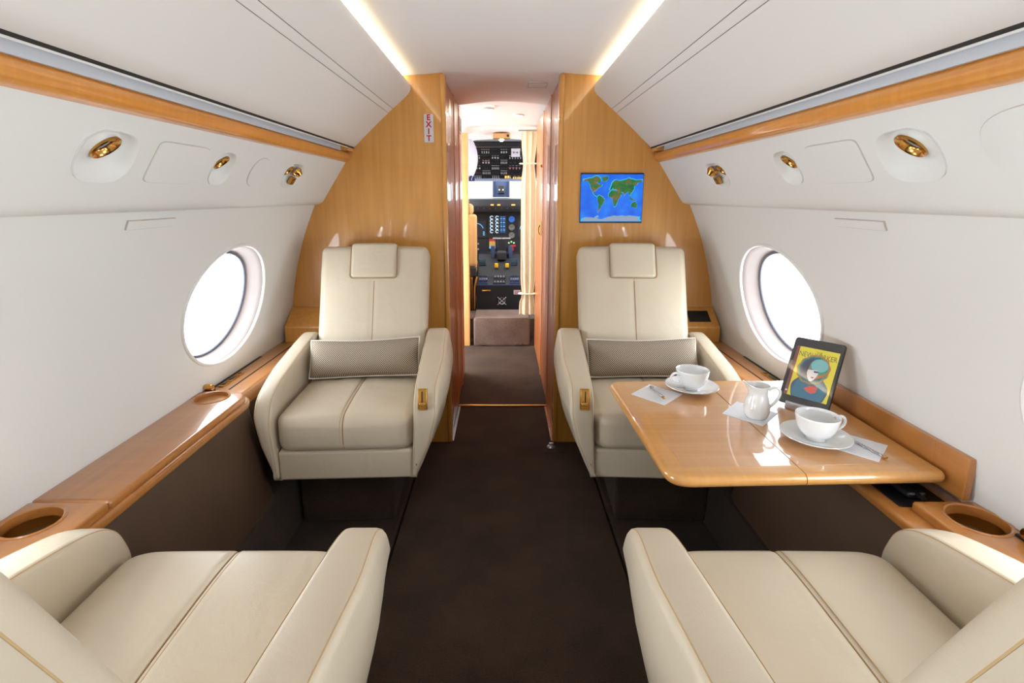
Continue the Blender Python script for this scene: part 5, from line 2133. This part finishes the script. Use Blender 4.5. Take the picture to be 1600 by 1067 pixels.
# pilot's seat, seen edge on beside the door post
ps = thing('pilot_seat', 'tan leather pilot seat half hidden behind the left door post', 'seat', (-0.46, 4.98, 0.19))
bm = bmn()
rbox(bm, (-0.46, 4.96, 0.88), (0.215, 0.055, 0.25), 0.03, nin=3, nr=4)
part('backrest', bm, M_TANSEAT, ps)
bm = bmn()
rbox(bm, (-0.42, 4.96, 1.175), (0.145, 0.045, 0.055), 0.04, nin=3, nr=5)
part('headrest', bm, M_TANSEAT, ps)
bm = bmn()
rbox(bm, (-0.47, 5.22, 0.58), (0.21, 0.24, 0.06), 0.03, nin=2, nr=3)
part('cushion', bm, M_TANSEAT, ps)
bm = bmn()
tube(bm, [(-0.27, 4.92, 0.21), (-0.27, 4.92, 0.42), (-0.255, 4.92, 0.50), (-0.245, 4.93, 0.53)], 0.012, 10)
tube(bm, [(-0.30, 4.95, 0.20), (-0.30, 4.95, 0.60)], 0.014, 10)
part('seat_frame', bm, M_BRASS, ps, label='brass coloured seat frame')
bm = bmn()
rbox(bm, (-0.29, 4.93, 0.58), (0.04, 0.03, 0.05), 0.015, nin=1, nr=2)
part('adjuster', bm, M_DARK, ps)
bm = bmn()
rbox(bm, (-0.46, 5.12, 0.35), (0.16, 0.20, 0.17), 0.02, nin=1, nr=2)
part('seat_pedestal', bm, M_COCK, ps)

# white cloth hanging at the left of the overhead panel
hc_ = thing('hanging_cloth', 'white cloth hanging at the left of the cockpit overhead panel', 'cloth', (-0.30, 4.75, 1.5))
bm = bmn()
G = []
nu, nv = 14, 20
for j in range(nv + 1):
    v = j / nv
    z = 1.80 - 0.36 * v
    wdt = 0.05 + 0.055 * math.sin(PI * min(1, v * 1.05)) ** 0.8
    G.append([bm.verts.new((-0.325 + wdt * (i / nu), 4.75 + 0.012 * math.sin(i / nu * 9 + v * 2), z)) for i in range(nu + 1)])
for j in range(nv):
    for i in range(nu):
        bm.faces.new((G[j][i], G[j][i + 1], G[j + 1][i + 1], G[j + 1][i]))
bmesh.ops.solidify(bm, geom=bm.faces[:], thickness=0.006)
part('cloth_body', bm, plain('white_cloth', srgb(222, 220, 230), 0.85), hc_, angle=60)
bm = bmn()
rbox(bm, (-0.29, 4.76, 1.455), (0.04, 0.015, 0.025), 0.01, nin=1, nr=2)
part('blue_hem', bm, plain('navy_cloth', srgb(36, 44, 96), 0.8), hc_, label='dark blue lower edge')

# curtain on the right of the cockpit door, with two tie-backs
ct = thing('door_curtain', 'pleated cream curtain drawn to the right of the cockpit door, held by two bands', 'curtain', (0.225, 4.34, 0.30))
bm = bmn()
G = []
nu, nv = 72, 40
for j in range(nv + 1):
    v = j / nv
    z = 1.815 - (1.815 - 0.290) * v
    pinch = 0.25 * math.exp(-((z - 1.56) / 0.10) ** 2) + 0.18 * math.exp(-((z - 0.475) / 0.08) ** 2)
    amp = 0.017 * (1 - pinch * 1.6)
    row = []
    for i in range(nu + 1):
        u = i / nu
        x = 0.155 + 0.125 * (u * (1 - pinch) + pinch * 0.5) - (0.012 if v > 0.92 and u < 0.2 else 0)
        row.append(bm.verts.new((x, 4.345 + amp * math.sin(u * 2 * PI * 2.6 + 0.3 * math.sin(v * 5)), z)))
    G.append(row)
for j in range(nv):
    for i in range(nu):
        bm.faces.new((G[j][i], G[j][i + 1], G[j + 1][i + 1], G[j + 1][i]))
bmesh.ops.solidify(bm, geom=bm.faces[:], thickness=0.003)
part('curtain_cloth', bm, M_CURTAIN, ct, angle=80)
for z, x0 in ((1.56, 0.150), (0.475, 0.150)):
    bm = bmn()
    tube(bm, round_poly([(x0, 4.318), (0.275, 4.318), (0.275, 4.372), (x0, 4.372)], 0.02, 4) and [(x, y, z) for x, y in round_poly([(x0, 4.316), (0.278, 4.316), (0.278, 4.374), (x0, 4.374)], 0.02, 4)], 0.014, 8, closed=True, flat=0.35)
    part('tie_band', bm, M_CURTAIN, ct)
bm = bmn()
tube(bm, [(0.13, 4.345, 1.822), (0.285, 4.345, 1.822)], 0.006, 10)
part('curtain_rail', bm, M_STEEL, ct)
